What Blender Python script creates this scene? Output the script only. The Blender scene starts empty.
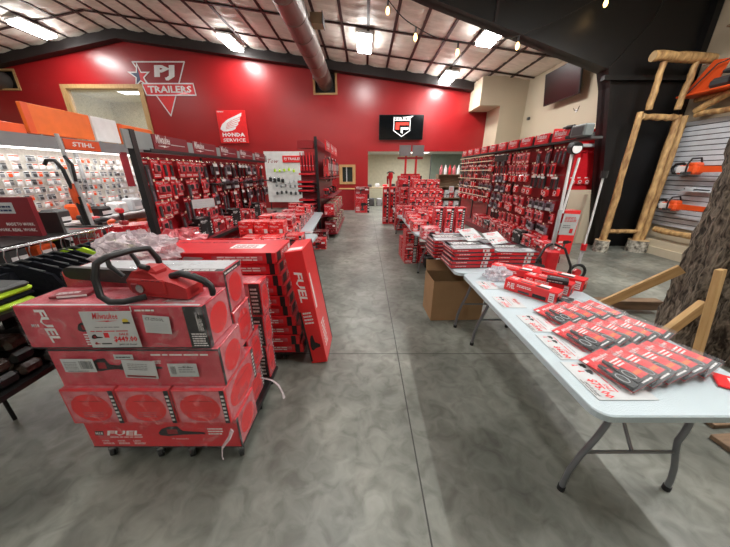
import bpy, bmesh, math, random
from mathutils import Vector, Matrix
PI = math.pi
SC = bpy.context.scene
C = SC.collection
RN = random.Random(11)
def V(*a): return Vector(a)
def rad(a): return math.radians(a)

# ------------------------------------------------------------------ camera, world, exposure
cd = bpy.data.cameras.new('camera'); cam = bpy.data.objects.new('camera', cd); C.objects.link(cam)
cd.sensor_width = 36; cd.lens = 272/730*36; cd.clip_start = .03
cam.location = (0, 0, 1.7); cam.rotation_euler = (rad(90-20.4), 0, 0)
SC.camera = cam
W = bpy.data.worlds.new('world'); SC.world = W; W.use_nodes = True
W.node_tree.nodes['Background'].inputs[0].default_value = (.9, .95, 1, 1)
W.node_tree.nodes['Background'].inputs[1].default_value = .1
SC.view_settings.view_transform = 'Standard'; SC.view_settings.look = 'None'
SC.view_settings.gamma = 1; SC.view_settings.use_curve_mapping = False
SC.view_settings.exposure = 0.0
def area(name, loc, size, power, color=(1, .97, .93), rot=(0, 0, 0), spread=180):
    l = bpy.data.lights.new(name, 'AREA'); l.shape = 'RECTANGLE'; l.size, l.size_y = size
    l.energy = power; l.color = color; l.spread = rad(spread)
    o = bpy.data.objects.new(name, l); C.objects.link(o); o.location = loc; o.rotation_euler = rot
    return o
# ceiling troffers of the hall: (x, y, z, yaw); the visible ones first, the rest behind and beside the camera
RIDGE_X, RIDGE_Z, SR, SL = -10.24, 7.28, -.123, .17
def roof_z(x): return RIDGE_Z+(SR if x > RIDGE_X else SL)*(x-RIDGE_X)
TROFFERS = [(-12.3, 12.6), (-5.2, 13.0), (-.02, 11.3), (3.42, 13.3), (3.58, 9.5),
            (-12.3, 6.5), (-5.2, 6.6), (-.5, 3.4), (-3.4, -3.0), (-6.5, 1.2), (-3.2, 3.6)]
for k, (x, y) in enumerate(TROFFERS):
    area('troffer_lamp', (x, y, roof_z(x)-.34), (.5, 1.2), (112 if k < 5 else 75 if k == 8 else 20), (1, .985, .96))  # one unseen troffer behind the camera was added to brighten the left stack
# the long lamp over the right-hand aisle, above and right of the camera (its fixture is built with the troffers)
area('aisle_lamp', (4.07, 1.7, 4.8), (.12, 2.4), 300, (1, .99, .965))
# added fill at invented windows behind the camera, brightening stack fronts and ceiling
area('window_daylight', (-6.0, -4.9, 1.75), (10.5, 2.5), 190, (.93, .97, 1), rot=(rad(90), 0, rad(180)))
area('aisle_lamp', (4.3, 4.6, 4.2), (.5, 1.2), 45)
LED_LOOK = 34.0

# ------------------------------------------------------------------ materials
M = {}
def pm(name, col, rough=.5, metal=0, bump=0, bscale=40, var=0, vscale=6, coat=0, spec=.5, emit=0, col2=None, stretch=None, detail=3):
    m = bpy.data.materials.new(name); m.use_nodes = True; nt = m.node_tree; b = nt.nodes['Principled BSDF']
    b.inputs['Base Color'].default_value = (*col, 1); b.inputs['Roughness'].default_value = rough
    b.inputs['Metallic'].default_value = metal; b.inputs['Coat Weight'].default_value = coat
    b.inputs['Specular IOR Level'].default_value = spec; b.inputs['Coat Roughness'].default_value = .08
    if emit: b.inputs['Emission Color'].default_value = (*col, 1); b.inputs['Emission Strength'].default_value = emit
    tc = nt.nodes.new('ShaderNodeTexCoord'); mp = nt.nodes.new('ShaderNodeMapping')
    nt.links.new(tc.outputs['Object'], mp.inputs[0])
    if stretch: mp.inputs['Scale'].default_value = stretch
    n = nt.nodes.new('ShaderNodeTexNoise'); n.inputs['Scale'].default_value = vscale; n.inputs['Detail'].default_value = detail
    nt.links.new(mp.outputs[0], n.inputs[0])
    c2 = col2 or tuple(c*(1-(var or .12)) for c in col)
    mx = nt.nodes.new('ShaderNodeMix'); mx.data_type = 'RGBA'
    mx.inputs['A'].default_value = (*col, 1); mx.inputs['B'].default_value = (*c2, 1)
    rp = nt.nodes.new('ShaderNodeMapRange'); rp.inputs['From Min'].default_value = .35; rp.inputs['From Max'].default_value = .68
    nt.links.new(n.outputs['Fac'], rp.inputs[0]); nt.links.new(rp.outputs[0], mx.inputs['Factor'])
    nt.links.new(mx.outputs['Result'], b.inputs['Base Color'])
    if bump:
        n2 = nt.nodes.new('ShaderNodeTexNoise'); n2.inputs['Scale'].default_value = bscale; n2.inputs['Detail'].default_value = 4
        nt.links.new(mp.outputs[0], n2.inputs[0])
        bp = nt.nodes.new('ShaderNodeBump'); bp.inputs['Strength'].default_value = bump; bp.inputs['Distance'].default_value = .02
        nt.links.new(n2.outputs['Fac'], bp.inputs['Height']); nt.links.new(bp.outputs[0], b.inputs['Normal'])
    M[name] = m
    return m
pm('red_wall', (.34, .009, .012), .32, spec=.6, bump=.06, bscale=1.2, var=.06, vscale=.8)
pm('beige_wall', (.57, .50, .37), .6, bump=.05, bscale=60, var=.05, vscale=1)
pm('cream_wall', (.62, .58, .44), .6)
pm('green_wall', (.22, .27, .22), .6)
pm('dark_trim', (.018, .012, .012), .55)
pm('strap', (.035, .016, .014), .55)
pm('black_steel', (.0025, .0025, .003), .5, bump=.03, bscale=5)
pm('insulation', (.90, .85, .78), .5, bump=.5, bscale=6, var=.16, vscale=3, stretch=(1, 2.5, 1))
pm('red', (.68, .014, .024), .38, coat=.25, var=.12, vscale=9)
pm('bright_red', (.78, .018, .022), .35, coat=.2)
pm('deep_red', (.30, .006, .012), .4)
pm('maroon', (.20, .006, .014), .45)
pm('pink', (.66, .20, .23), .25, coat=.8, var=.35, vscale=14, col2=(.52, .06, .08))
pm('film_red', (.62, .06, .09), .24, coat=.6, var=.3, vscale=12, col2=(.46, .03, .05))
pm('black', (.010, .010, .011), .45, bump=.05)
pm('rubber', (.013, .013, .014), .65)
pm('dark_grey', (.055, .058, .06), .5)
pm('grey', (.25, .26, .27), .45)
pm('header_grey', (.27, .31, .31), .5)
pm('light_grey', (.50, .52, .54), .5)
pm('white', (.80, .80, .80), .45)
pm('white_print', (.82, .80, .80), .5)
pm('paper', (.56, .58, .59), .7)
pm('purple_grey', (.20, .15, .19), .35, var=.5, vscale=40)
pm('table_plastic', (.47, .56, .60), .32, bump=.15, bscale=150, var=.03)
pm('leg_grey', (.24, .25, .27), .35, metal=.7)
pm('cardboard', (.36, .22, .11), .8, bump=.1, bscale=20, var=.15, vscale=3)
pm('orange', (.85, .16, .02), .4)
pm('saw_orange', (.80, .10, .02), .35)
pm('hi_vis', (.55, .85, .03), .6)
pm('navy', (.01, .02, .09), .5)
pm('cloth_black', (.010, .011, .015), .95, bump=.3, bscale=30, spec=.1)
pm('screen_dull', (.006, .004, .004), .3, spec=.3)
pm('case_grey', (.15, .17, .17), .5)
pm('saw_red', (.42, .016, .018), .5)
pm('brown_pack', (.05, .035, .028), .3, bump=.8, bscale=25, coat=.5)
pm('tag_tip', (.85, .72, .52), .4)
pm('steel', (.55, .56, .58), .25, metal=1)
pm('duct', (.26, .22, .20), .42, metal=.6, var=.35, vscale=4, stretch=(1, .2, 1))
pm('wood', (.52, .33, .14), .6, bump=.15, bscale=25, col2=(.40, .23, .09), vscale=5, stretch=(6, 6, .6))
pm('lumber', (.58, .38, .17), .65, bump=.12, bscale=20, col2=(.46, .28, .11), vscale=4, stretch=(1, 8, 8))
pm('old_lumber', (.26, .17, .10), .8, bump=.2, bscale=20, col2=(.15, .10, .065), vscale=4, stretch=(1, 6, 6))
pm('log', (.62, .40, .17), .6, bump=.6, bscale=9, col2=(.24, .12, .045), vscale=7, stretch=(2, 2, .7), detail=6)
pm('log_end', (.66, .48, .26), .7)
pm('birch', (.55, .52, .44), .8, bump=.6, bscale=14, col2=(.07, .06, .05), vscale=14, detail=5)
pm('slat', (.62, .65, .70), .4)
pm('slat_gap', (.03, .03, .035), .5)
pm('pegboard', (.76, .73, .66), .5, var=.2, vscale=30)
pm('tan', (.42, .34, .22), .7)
pm('yellow', (.8, .6, .06), .4)
pm('glass_dark', (.03, .04, .035), .08)
pm('screen', (.004, .005, .006), .12)
pm('led', (1, .98, .95), .5, emit=LED_LOOK)
pm('led_small', (1, .98, .95), .5, emit=3.0)
pm('bulb', (1, .62, .22), .5, emit=6.0)
pm('screen_white', (.9, .9, .9), .5, emit=.5)
pm('screen_red', (.8, .05, .03), .5, emit=.4)
def clear(name, tint, alpha, rough=.12, bump=.0, bscale=20, glare=None):
    m = bpy.data.materials.new(name); m.use_nodes = True; nt = m.node_tree; b = nt.nodes['Principled BSDF']
    b.inputs['Base Color'].default_value = (*tint, 1); b.inputs['Roughness'].default_value = rough
    b.inputs['Alpha'].default_value = alpha; b.inputs['Coat Weight'].default_value = .5
    tc = nt.nodes.new('ShaderNodeTexCoord'); n = nt.nodes.new('ShaderNodeTexNoise'); n.inputs['Scale'].default_value = bscale
    n.inputs['Detail'].default_value = 5; n.inputs['Distortion'].default_value = 1.5
    nt.links.new(tc.outputs['Object'], n.inputs[0])
    bp = nt.nodes.new('ShaderNodeBump'); bp.inputs['Strength'].default_value = bump or .02; bp.inputs['Distance'].default_value = .03
    nt.links.new(n.outputs['Fac'], bp.inputs['Height']); nt.links.new(bp.outputs[0], b.inputs['Normal'])
    # wrinkles more opaque than the flats; on the film they paint in glare
    mr = nt.nodes.new('ShaderNodeMapRange'); mr.inputs['From Min'].default_value = .5; mr.inputs['From Max'].default_value = .72
    mr.inputs['To Min'].default_value = alpha; mr.inputs['To Max'].default_value = min(1, alpha*2.4)
    if glare: mr.inputs['From Min'].default_value, mr.inputs['From Max'].default_value, mr.inputs['To Max'].default_value = glare
    nt.links.new(n.outputs['Fac'], mr.inputs[0]); nt.links.new(mr.outputs[0], b.inputs['Alpha'])
    M[name] = m
clear('film', (.88, .80, .84), .04, .16, .9, 16, (.55, .72, .26))  # pale streaks of glare painted into the film's opacity
clear('clear_plastic', (.55, .58, .60), .05, .1, .05, 25)
clear('bag_plastic', (.76, .66, .70), .55, .2, .9, 14)
clear('clear_bag', (.80, .80, .86), .45, .2, .9, 14)
clear('window_glass', (.8, .85, .85), .08, .03)
def print_mat(name, base, mark, dark, sc=34, hi=.635, lo=.36):
    m = bpy.data.materials.new(name); m.use_nodes = True; nt = m.node_tree; b = nt.nodes['Principled BSDF']
    b.inputs['Roughness'].default_value = .36; b.inputs['Coat Weight'].default_value = .35; b.inputs['Coat Roughness'].default_value = .1
    tc = nt.nodes.new('ShaderNodeTexCoord'); mp = nt.nodes.new('ShaderNodeMapping'); mp.inputs['Scale'].default_value = (.7, .7, 1.7)
    n = nt.nodes.new('ShaderNodeTexNoise'); n.inputs['Scale'].default_value = sc; n.inputs['Detail'].default_value = 2
    nt.links.new(tc.outputs['Object'], mp.inputs[0]); nt.links.new(mp.outputs[0], n.inputs[0])
    r = nt.nodes.new('ShaderNodeValToRGB'); r.color_ramp.interpolation = 'CONSTANT'; e = r.color_ramp.elements
    e[0].position = 0; e[0].color = (*dark, 1); e[1].position = lo; e[1].color = (*base, 1); x = e.new(hi); x.color = (*mark, 1)
    nt.links.new(n.outputs['Fac'], r.inputs[0]); nt.links.new(r.outputs[0], b.inputs['Base Color']); M[name] = m
print_mat('print_red', (.60, .014, .024), (.78, .45, .46), (.12, .006, .01))
print_mat('print_bright', (.78, .02, .024), (.82, .5, .5), (.25, .006, .01), 28)
print_mat('print_dark', (.26, .006, .012), (.7, .35, .36), (.02, .01, .01), 40, .64, .42)
print_mat('print_pink', (.66, .07, .09), (.8, .6, .6), (.4, .01, .02), 26, .58, .40)
# polished concrete floor with saw-cut joints
def floor_mat():
    m = bpy.data.materials.new('concrete'); m.use_nodes = True; nt = m.node_tree; b = nt.nodes['Principled BSDF']
    tc = nt.nodes.new('ShaderNodeTexCoord')
    def noise(s, d, dist=0):
        n = nt.nodes.new('ShaderNodeTexNoise'); n.inputs['Scale'].default_value = s; n.inputs['Detail'].default_value = d
        n.inputs['Distortion'].default_value = dist; nt.links.new(tc.outputs['Object'], n.inputs[0]); return n
    def ramp(src, stops):
        r = nt.nodes.new('ShaderNodeValToRGB'); e = r.color_ramp.elements
        e[0].position, e[0].color = stops[0][0], (*stops[0][1], 1); e[1].position, e[1].color = stops[-1][0], (*stops[-1][1], 1)
        for p, c in stops[1:-1]:
            x = e.new(p); x.color = (*c, 1)
        nt.links.new(src, r.inputs[0]); return r
    a = ramp(noise(1.3, 10, .4).outputs['Fac'], [(.30, (.112, .120, .104)), (.5, (.180, .190, .166)), (.70, (.275, .285, .250))])
    s2 = ramp(noise(8.5, 14, .9).outputs['Fac'], [(.30, (.45, .44, .42)), (.50, (.85, .85, .84)), (.66, (1.12, 1.12, 1.12))])
    mu = nt.nodes.new('ShaderNodeMix'); mu.data_type = 'RGBA'; mu.blend_type = 'MULTIPLY'; mu.inputs['Factor'].default_value = .75
    nt.links.new(a.outputs[0], mu.inputs['A']); nt.links.new(s2.outputs[0], mu.inputs['B'])
    sp = nt.nodes.new('ShaderNodeSeparateXYZ'); nt.links.new(tc.outputs['Object'], sp.inputs[0])
    def math_(op, x, y=None):
        q = nt.nodes.new('ShaderNodeMath'); q.operation = op
        for i, s in enumerate((x, y)):
            if s is None: continue
            if isinstance(s, (int, float)): q.inputs[i].default_value = s
            else: nt.links.new(s, q.inputs[i])
        return q.outputs[0]
    def joint(axis, at, period):
        d = math_('SUBTRACT', sp.outputs[axis], at); d = math_('PINGPONG', d, period/2); return math_('LESS_THAN', d, .0045)
    j = math_('MAXIMUM', joint('X', .325, 4.4), joint('Y', 2.27, 4.6))
    mj = nt.nodes.new('ShaderNodeMix'); mj.data_type = 'RGBA'; mj.inputs['B'].default_value = (.03, .03, .028, 1)
    nt.links.new(j, mj.inputs['Factor']); nt.links.new(mu.outputs['Result'], mj.inputs['A'])
    nt.links.new(mj.outputs['Result'], b.inputs['Base Color'])
    r2 = nt.nodes.new('ShaderNodeMapRange'); r2.inputs['To Min'].default_value = .27; r2.inputs['To Max'].default_value = .52
    nt.links.new(noise(3, 6, .5).outputs['Fac'], r2.inputs[0]); nt.links.new(r2.outputs[0], b.inputs['Roughness'])
    bp = nt.nodes.new('ShaderNodeBump'); bp.inputs['Strength'].default_value = .08; bp.inputs['Distance'].default_value = .01
    nt.links.new(noise(14, 6, 1).outputs['Fac'], bp.inputs['Height']); nt.links.new(bp.outputs[0], b.inputs['Normal'])
    M['concrete'] = m
floor_mat()
def bark_mat():
    m = bpy.data.materials.new('bark'); m.use_nodes = True; nt = m.node_tree; b = nt.nodes['Principled BSDF']
    tc = nt.nodes.new('ShaderNodeTexCoord'); mp = nt.nodes.new('ShaderNodeMapping'); mp.inputs['Scale'].default_value = (5, 5, 1.3)
    nt.links.new(tc.outputs['Object'], mp.inputs[0])
    n = nt.nodes.new('ShaderNodeTexNoise'); n.inputs['Scale'].default_value = 5.5; n.inputs['Detail'].default_value = 11; n.inputs['Distortion'].default_value = 1.2
    nt.links.new(mp.outputs[0], n.inputs[0])
    r = nt.nodes.new('ShaderNodeValToRGB'); r.color_ramp.elements[0].position = .38; r.color_ramp.elements[0].color = (.03, .022, .015, 1)
    r.color_ramp.elements[1].position = .66; r.color_ramp.elements[1].color = (.30, .25, .19, 1)
    nt.links.new(n.outputs['Fac'], r.inputs[0]); nt.links.new(r.outputs[0], b.inputs['Base Color'])
    b.inputs['Roughness'].default_value = .9
    bp = nt.nodes.new('ShaderNodeBump'); bp.inputs['Strength'].default_value = 1; bp.inputs['Distance'].default_value = .05
    nt.links.new(n.outputs['Fac'], bp.inputs['Height']); nt.links.new(bp.outputs[0], b.inputs['Normal'])
    M['bark'] = m
bark_mat()

# ------------------------------------------------------------------ mesh builder
_txt = {}
def text_geo(body, shear=0, bold=0):
    k = (body, shear, bold)
    if k not in _txt:
        cu = bpy.data.curves.new('t', 'FONT'); cu.body = body; cu.shear = shear; cu.offset = bold; cu.resolution_u = 1
        o = bpy.data.objects.new('t', cu); C.objects.link(o)
        dg = bpy.context.evaluated_depsgraph_get(); me = bpy.data.meshes.new_from_object(o.evaluated_get(dg))
        vs = [v.co.copy() for v in me.vertices]; fs = [tuple(p.vertices) for p in me.polygons]
        bpy.data.objects.remove(o); bpy.data.curves.remove(cu); bpy.data.meshes.remove(me)
        x0 = min(v.x for v in vs); x1 = max(v.x for v in vs); y0 = min(v.y for v in vs); y1 = max(v.y for v in vs)
        _txt[k] = ([(v.x-x0, v.y-y0) for v in vs], fs, x1-x0, y1-y0)
    return _txt[k]
class MB:
    def __init__(s): s.v = []; s.f = []; s.m = []; s.sm = []; s.X = Matrix.Identity(4)
    def add(s, vs, fs, mat, smooth=False):
        n = len(s.v); s.v += [s.X @ Vector(p) for p in vs]
        for f in fs: s.f.append(tuple(i+n for i in f)); s.m.append(mat); s.sm.append(smooth)
        return s
    def box(s, a, b, mat, bev=0, R=None):
        a, b = Vector(a), Vector(b); c = (a+b)/2; h = (b-a)/2; h = Vector((abs(h.x), abs(h.y), abs(h.z)))
        bev = min(bev, h.x*.95, h.y*.95, h.z*.95)
        vs = []; idx = {}
        if bev <= 0:
            for i in (-1, 1):
                for j in (-1, 1):
                    for k in (-1, 1): idx[(i, j, k)] = len(vs); vs.append(Vector((i*h.x, j*h.y, k*h.z)))
            g = lambda i, j, k: idx[(i, j, k)]
            fs = [(g(-1,-1,-1), g(-1,-1,1), g(-1,1,1), g(-1,1,-1)), (g(1,-1,-1), g(1,1,-1), g(1,1,1), g(1,-1,1)),
                  (g(-1,-1,-1), g(1,-1,-1), g(1,-1,1), g(-1,-1,1)), (g(-1,1,-1), g(-1,1,1), g(1,1,1), g(1,1,-1)),
                  (g(-1,-1,-1), g(-1,1,-1), g(1,1,-1), g(1,-1,-1)), (g(-1,-1,1), g(1,-1,1), g(1,1,1), g(-1,1,1))]
        else:
            for i in (-1, 1):
                for j in (-1, 1):
                    for k in (-1, 1):
                        for ax in range(3):
                            p = [i*(h.x-bev), j*(h.y-bev), k*(h.z-bev)]; p[ax] += (i, j, k)[ax]*bev
                            idx[(i, j, k, ax)] = len(vs); vs.append(Vector(p))
            fs = []
            sg = (-1, 1)
            for ax in range(3):
                u, w = [q for q in range(3) if q != ax]
                for sgn in sg:
                    loop = []
                    for (p, q) in ((-1, -1), (1, -1), (1, 1), (-1, 1)):
                        key = [0, 0, 0]; key[ax] = sgn; key[u] = p; key[w] = q; loop.append(idx[(*key, ax)])
                    fs.append(tuple(loop))
                for p in sg:
                    for q in sg:   # edge along ax
                        def K(t, a2):
                            key = [0, 0, 0]; key[ax] = t; key[u] = p; key[w] = q; return idx[(*key, a2)]
                        fs.append((K(-1, u), K(1, u), K(1, w), K(-1, w)))
            for i in sg:
                for j in sg:
                    for k in sg: fs.append(tuple(idx[(i, j, k, ax)] for ax in range(3)))
        if R is not None: vs = [R @ v for v in vs]
        s.add([v+c for v in vs], fs, mat); return s
    def tube(s, pts, r, mat, n=8, caps=True, flat=1.0):
        pts = [Vector(p) for p in pts]; rs = r if isinstance(r, (list, tuple)) else [r]*len(pts)
        vs = []; fs = []; prev = None
        for i, p in enumerate(pts):
            t = (pts[min(i+1, len(pts)-1)]-pts[max(i-1, 0)]).normalized()
            if prev is None:
                a = Vector((0, 0, 1)) if abs(t.z) < .9 else Vector((1, 0, 0)); u = t.cross(a).normalized()
            else: u = (prev-t*prev.dot(t)).normalized()
            prev = u; w = t.cross(u)
            for k in range(n):
                an = 2*PI*k/n; vs.append(p+(u*math.cos(an)+w*math.sin(an)*flat)*rs[i])
        for i in range(len(pts)-1):
            for k in range(n): fs.append((i*n+k, i*n+(k+1) % n, (i+1)*n+(k+1) % n, (i+1)*n+k))
        s.add(vs, fs, mat, True)
        if caps:
            s.add(vs[:n], [tuple(range(n))[::-1]], mat); s.add(vs[-n:], [tuple(range(n))], mat)
        return s
    def cyl(s, a, b, r, mat, n=16, r2=None): return s.tube([a, b], [r, r if r2 is None else r2], mat, n)
    def prism(s, pts, o, r, u, t, mat):     # outline in (r,u) plane extruded by t along r x u
        o, r, u = Vector(o), Vector(r), Vector(u); nn = r.cross(u).normalized()*t
        A = [o+r*x+u*y for x, y in pts]; n = len(A)
        s.add(A+[a+nn for a in A], [tuple(range(n))[::-1], tuple(range(n, 2*n))]+[(i, (i+1) % n, n+(i+1) % n, n+i) for i in range(n)], mat); return s
    def build(s, name, parent=None, loc=(0, 0, 0), rz=0, rot=None):
        me = bpy.data.meshes.new(name); me.from_pydata([tuple(v) for v in s.v], [], s.f)
        keys = []
        for k in s.m:
            if k not in keys: keys.append(k)
        for k in keys: me.materials.append(M[k])
        for p, k, q in zip(me.polygons, s.m, s.sm): p.material_index = keys.index(k); p.use_smooth = q
        me.update()
        bm = bmesh.new(); bm.from_mesh(me); bmesh.ops.recalc_face_normals(bm, faces=bm.faces); bm.to_mesh(me); bm.free()
        o = bpy.data.objects.new(name, me); C.objects.link(o); o.location = loc; o.rotation_euler = rot or (0, 0, rz)
        if parent: o.parent = parent
        return o
class Face:     # a printable face: origin lower-left corner, r and u unit vectors
    def __init__(s, mb, o, r, u): s.mb = mb; s.o = Vector(o); s.r = Vector(r).normalized(); s.u = Vector(u).normalized(); s.n = s.r.cross(s.u)
    def P(s, x, y, e): return s.o+s.r*x+s.u*y+s.n*e
    def rect(s, x0, y0, x1, y1, mat, e=.0008): s.mb.add([s.P(x0, y0, e), s.P(x1, y0, e), s.P(x1, y1, e), s.P(x0, y1, e)], [(0, 1, 2, 3)], mat); return s
    def poly(s, pts, mat, e=.0012, x=0, y=0, k=1, ky=None):
        ky = ky or k; s.mb.add([s.P(x+a*k, y+b*ky, e) for a, b in pts], [tuple(range(len(pts)))], mat); return s
    def disc(s, x, y, rx, ry, mat, e=.0012, n=20): return s.poly([(math.cos(2*PI*i/n)*rx, math.sin(2*PI*i/n)*ry) for i in range(n)], mat, e, x, y)
    def line(s, pts, w, mat, e=.0014, closed=True):
        n = len(pts)
        for i in range(n if closed else n-1):
            a, b = Vector(pts[i]), Vector(pts[(i+1) % n]); d = (b-a).normalized(); q = Vector((-d.y, d.x))*w/2; a = a-d*w/2; b = b+d*w/2
            s.mb.add([s.P(*(a-q), e), s.P(*(b-q), e), s.P(*(b+q), e), s.P(*(a+q), e)], [(0, 1, 2, 3)], mat)
        return s
    def text(s, body, x, y, w, h, mat, shear=0, bold=0, e=.0016):
        vs, fs, tw, th = text_geo(body, shear, bold)
        s.mb.add([s.P(x+a*w/tw, y+b*h/th, e) for a, b in vs], fs, mat); return s
    def logo(s, x, y, w, mat='white_print', e=.0016, h=None):      # the slanted script word over a lightning bolt
        h = h or w*.24
        s.text('Milwaukee', x, y+h*.35, w, h*.9, mat, .35, .012, e)
        s.poly([(.05, .28), (.62, .42), (.60, .30), (.95, .40), (.45, .10), (.48, .22)], mat, e, x, y-h*.12, w, h*.75)
        return s
    def lines(s, x, y, w, h, n, mat='white_print', rng=RN, e=.0012):
        for i in range(n):
            yy = y+h*(i+.2)/n; xx = x
            while xx < x+w*.9:
                l = w*rng.uniform(.08, .3); l = min(l, x+w-xx); s.rect(xx, yy, xx+l, yy+h/n*.5, mat, e); xx += l+w*.03
        return s
DRILL = [(0, .62), (.62, .62), (.66, .70), (.98, .72), (1, .80), (.98, .90), (.66, .92), (.60, 1), (.1, 1), (0, .9), (0, .62)][:-1]
GRIP = [(.12, .64), (.36, .64), (.30, .22), (.44, .2), (.46, 0), (0, 0), (-.02, .2), (.08, .24)]
def drill(F, x, y, w, h, e=.0014, a='black', b='dark_grey'):
    F.poly(DRILL, a, e, x, y, w, h); F.poly(GRIP, b, e+.0003, x, y, w, h)
SAWP = [(0, .35), (.10, .75), (.25, .95), (.45, 1), (.5, .7), (.55, .55), (1.0, .42), (1.0, .25), (.5, .18), (.2, .05), (.03, .12)]
def sawpic(F, x, y, w, h, e=.0014):
    F.poly(SAWP, 'black', e, x, y, w, h); F.rect(x+w*.2, y+h*.25, x+w*.42, y+h*.7, 'deep_red', e+.0003)

# ------------------------------------------------------------------ scene helpers
def tag(o, label=None, cat=None, group=None, kind=None):
    if label: o['label'] = label
    if cat: o['category'] = cat
    if group: o['group'] = group
    if kind: o['kind'] = kind
    return o
def thing(name, label, cat, loc=(0, 0, 0), rz=0, group=None, rot=None):
    o = bpy.data.objects.new(name, None); C.objects.link(o); o.empty_display_size = .05
    o.location = loc; o.rotation_euler = rot or (0, 0, rz); return tag(o, label, cat, group)
def dup(root, loc, rz=0, label=None, group=None, rot=None, parent=None):
    def cp(o, par):
        c = o.copy(); C.objects.link(c)
        if par: c.parent = par
        for ch in [q for q in o.children]: cp(ch, c)
        return c
    r = cp(root, parent); r.location = loc; r.rotation_euler = rot or (0, 0, rz)
    if label: r['label'] = label
    if group: r['group'] = group
    return r
def struct(name, mb, **k): return tag(mb.build(name, **k), kind='structure')
ORD = ['first', 'second', 'third', 'fourth', 'fifth', 'sixth', 'seventh', 'eighth', 'ninth', 'tenth', 'eleventh', 'twelfth', 'thirteenth',
       'fourteenth', 'fifteenth', 'sixteenth', 'seventeenth', 'eighteenth', 'nineteenth', 'twentieth']
TENS = {20: 'twenty', 30: 'thirty', 40: 'forty'}
def nth(i):
    if i < 20: return ORD[i]
    t = (i+1)//10*10; u = (i+1) % 10
    return {20: 'twentieth', 30: 'thirtieth', 40: 'fortieth'}[t] if u == 0 else TENS[t]+'-'+ORD[u-1]
class Pool:     # prototypes: the first placed instance is the prototype itself
    def __init__(s): s.p = {}
    def put(s, key, make, loc, rz=0, label=None, group=None, rot=None, cat=None):
        if key not in s.p:
            o = make(); s.p[key] = o; o.location = loc; o.rotation_euler = rot or (0, 0, rz)
            if label: o['label'] = label
            if group: o['group'] = group
            if cat: o['category'] = cat
            return o
        return dup(s.p[key], loc, rz, label, group, rot)
POOL = Pool()

# ------------------------------------------------------------------ the setting
YB = 14.2; XR = 6.6; XL = -17.5; YF = -5
struct('floor', MB().box((XL, YF, -.1), (XR, YB+8, 0), 'concrete'))
def wall_xz(name, y0, y1, x0, x1, ztop, holes, mat):
    xs = sorted({x0, x1, *[h[0] for h in holes], *[h[1] for h in holes], *([RIDGE_X] if x0 < RIDGE_X < x1 else [])})
    mb = MB()
    for a, b in zip(xs, xs[1:]):
        hs = sorted([(h[2], h[3]) for h in holes if h[0] <= a+1e-6 and h[1] >= b-1e-6]); z = 0
        segs = []
        for h0, h1 in hs:
            if h0 > z: segs.append((z, h0, z, h0))
            z = h1
        segs.append((z, ztop(a), z, ztop(b)))
        for (p, q, r, s) in segs:
            vs = [(a, y0, p), (b, y0, r), (b, y0, s), (a, y0, q), (a, y1, p), (b, y1, r), (b, y1, s), (a, y1, q)]
            mb.add(vs, [(0, 1, 2, 3), (5, 4, 7, 6), (4, 0, 3, 7), (1, 5, 6, 2), (3, 2, 6, 7), (4, 5, 1, 0)], mat)
    return struct(name, mb)
WIN1 = (-13.46, -9.9, 2.9, 5.35); DUCT1 = (-2.28, -1.25, 4.95, 5.95); DUCT2 = (-17.0, -15.3, 5.12, 5.92)
DOORW = (-1.22, -.50, 1.15, 2.05); OPEN = (.14, 4.9, 0, 2.66)
wall_xz('wall_back', YB, YB+.2, XL, 5.57, roof_z, [WIN1, DUCT1, DUCT2, DOORW, OPEN], 'red_wall')
wb = MB()
wb.box((4.72, 12.9, 4.28), (XR, YB-.01, 5.3), 'beige_wall').box((5.57, 12.9, 0), (XR, YB+.2, 4.28), 'beige_wall')
struct('wall_corner', wb)
struct('wall_right', MB().box((XR, YF, 0), (XR+.2, YB+.2, 5.3), 'beige_wall'))
struct('wall_left', MB().box((XL-.2, YF, 0), (XL, YB+.2, 6.3), 'beige_wall'))
wall_xz('wall_front', YF-.2, YF, XL, XR, roof_z, [(-11.5, 1.5, .5, 3.0)], 'beige_wall')
for k in range(6): struct('window_%d' % (10+k), MB().box((-11.5+2.167*k, YF-.12, .5), (-11.5+2.167*(k+1)-.06, YF-.10, 3.0), 'window_glass').box((-11.5+2.167*(k+1)-.06, YF-.15, .5), (-11.5+2.167*(k+1), YF-.05, 3.0), 'dark_grey'))  # unseen windows invented to go with the added fill light
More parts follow.
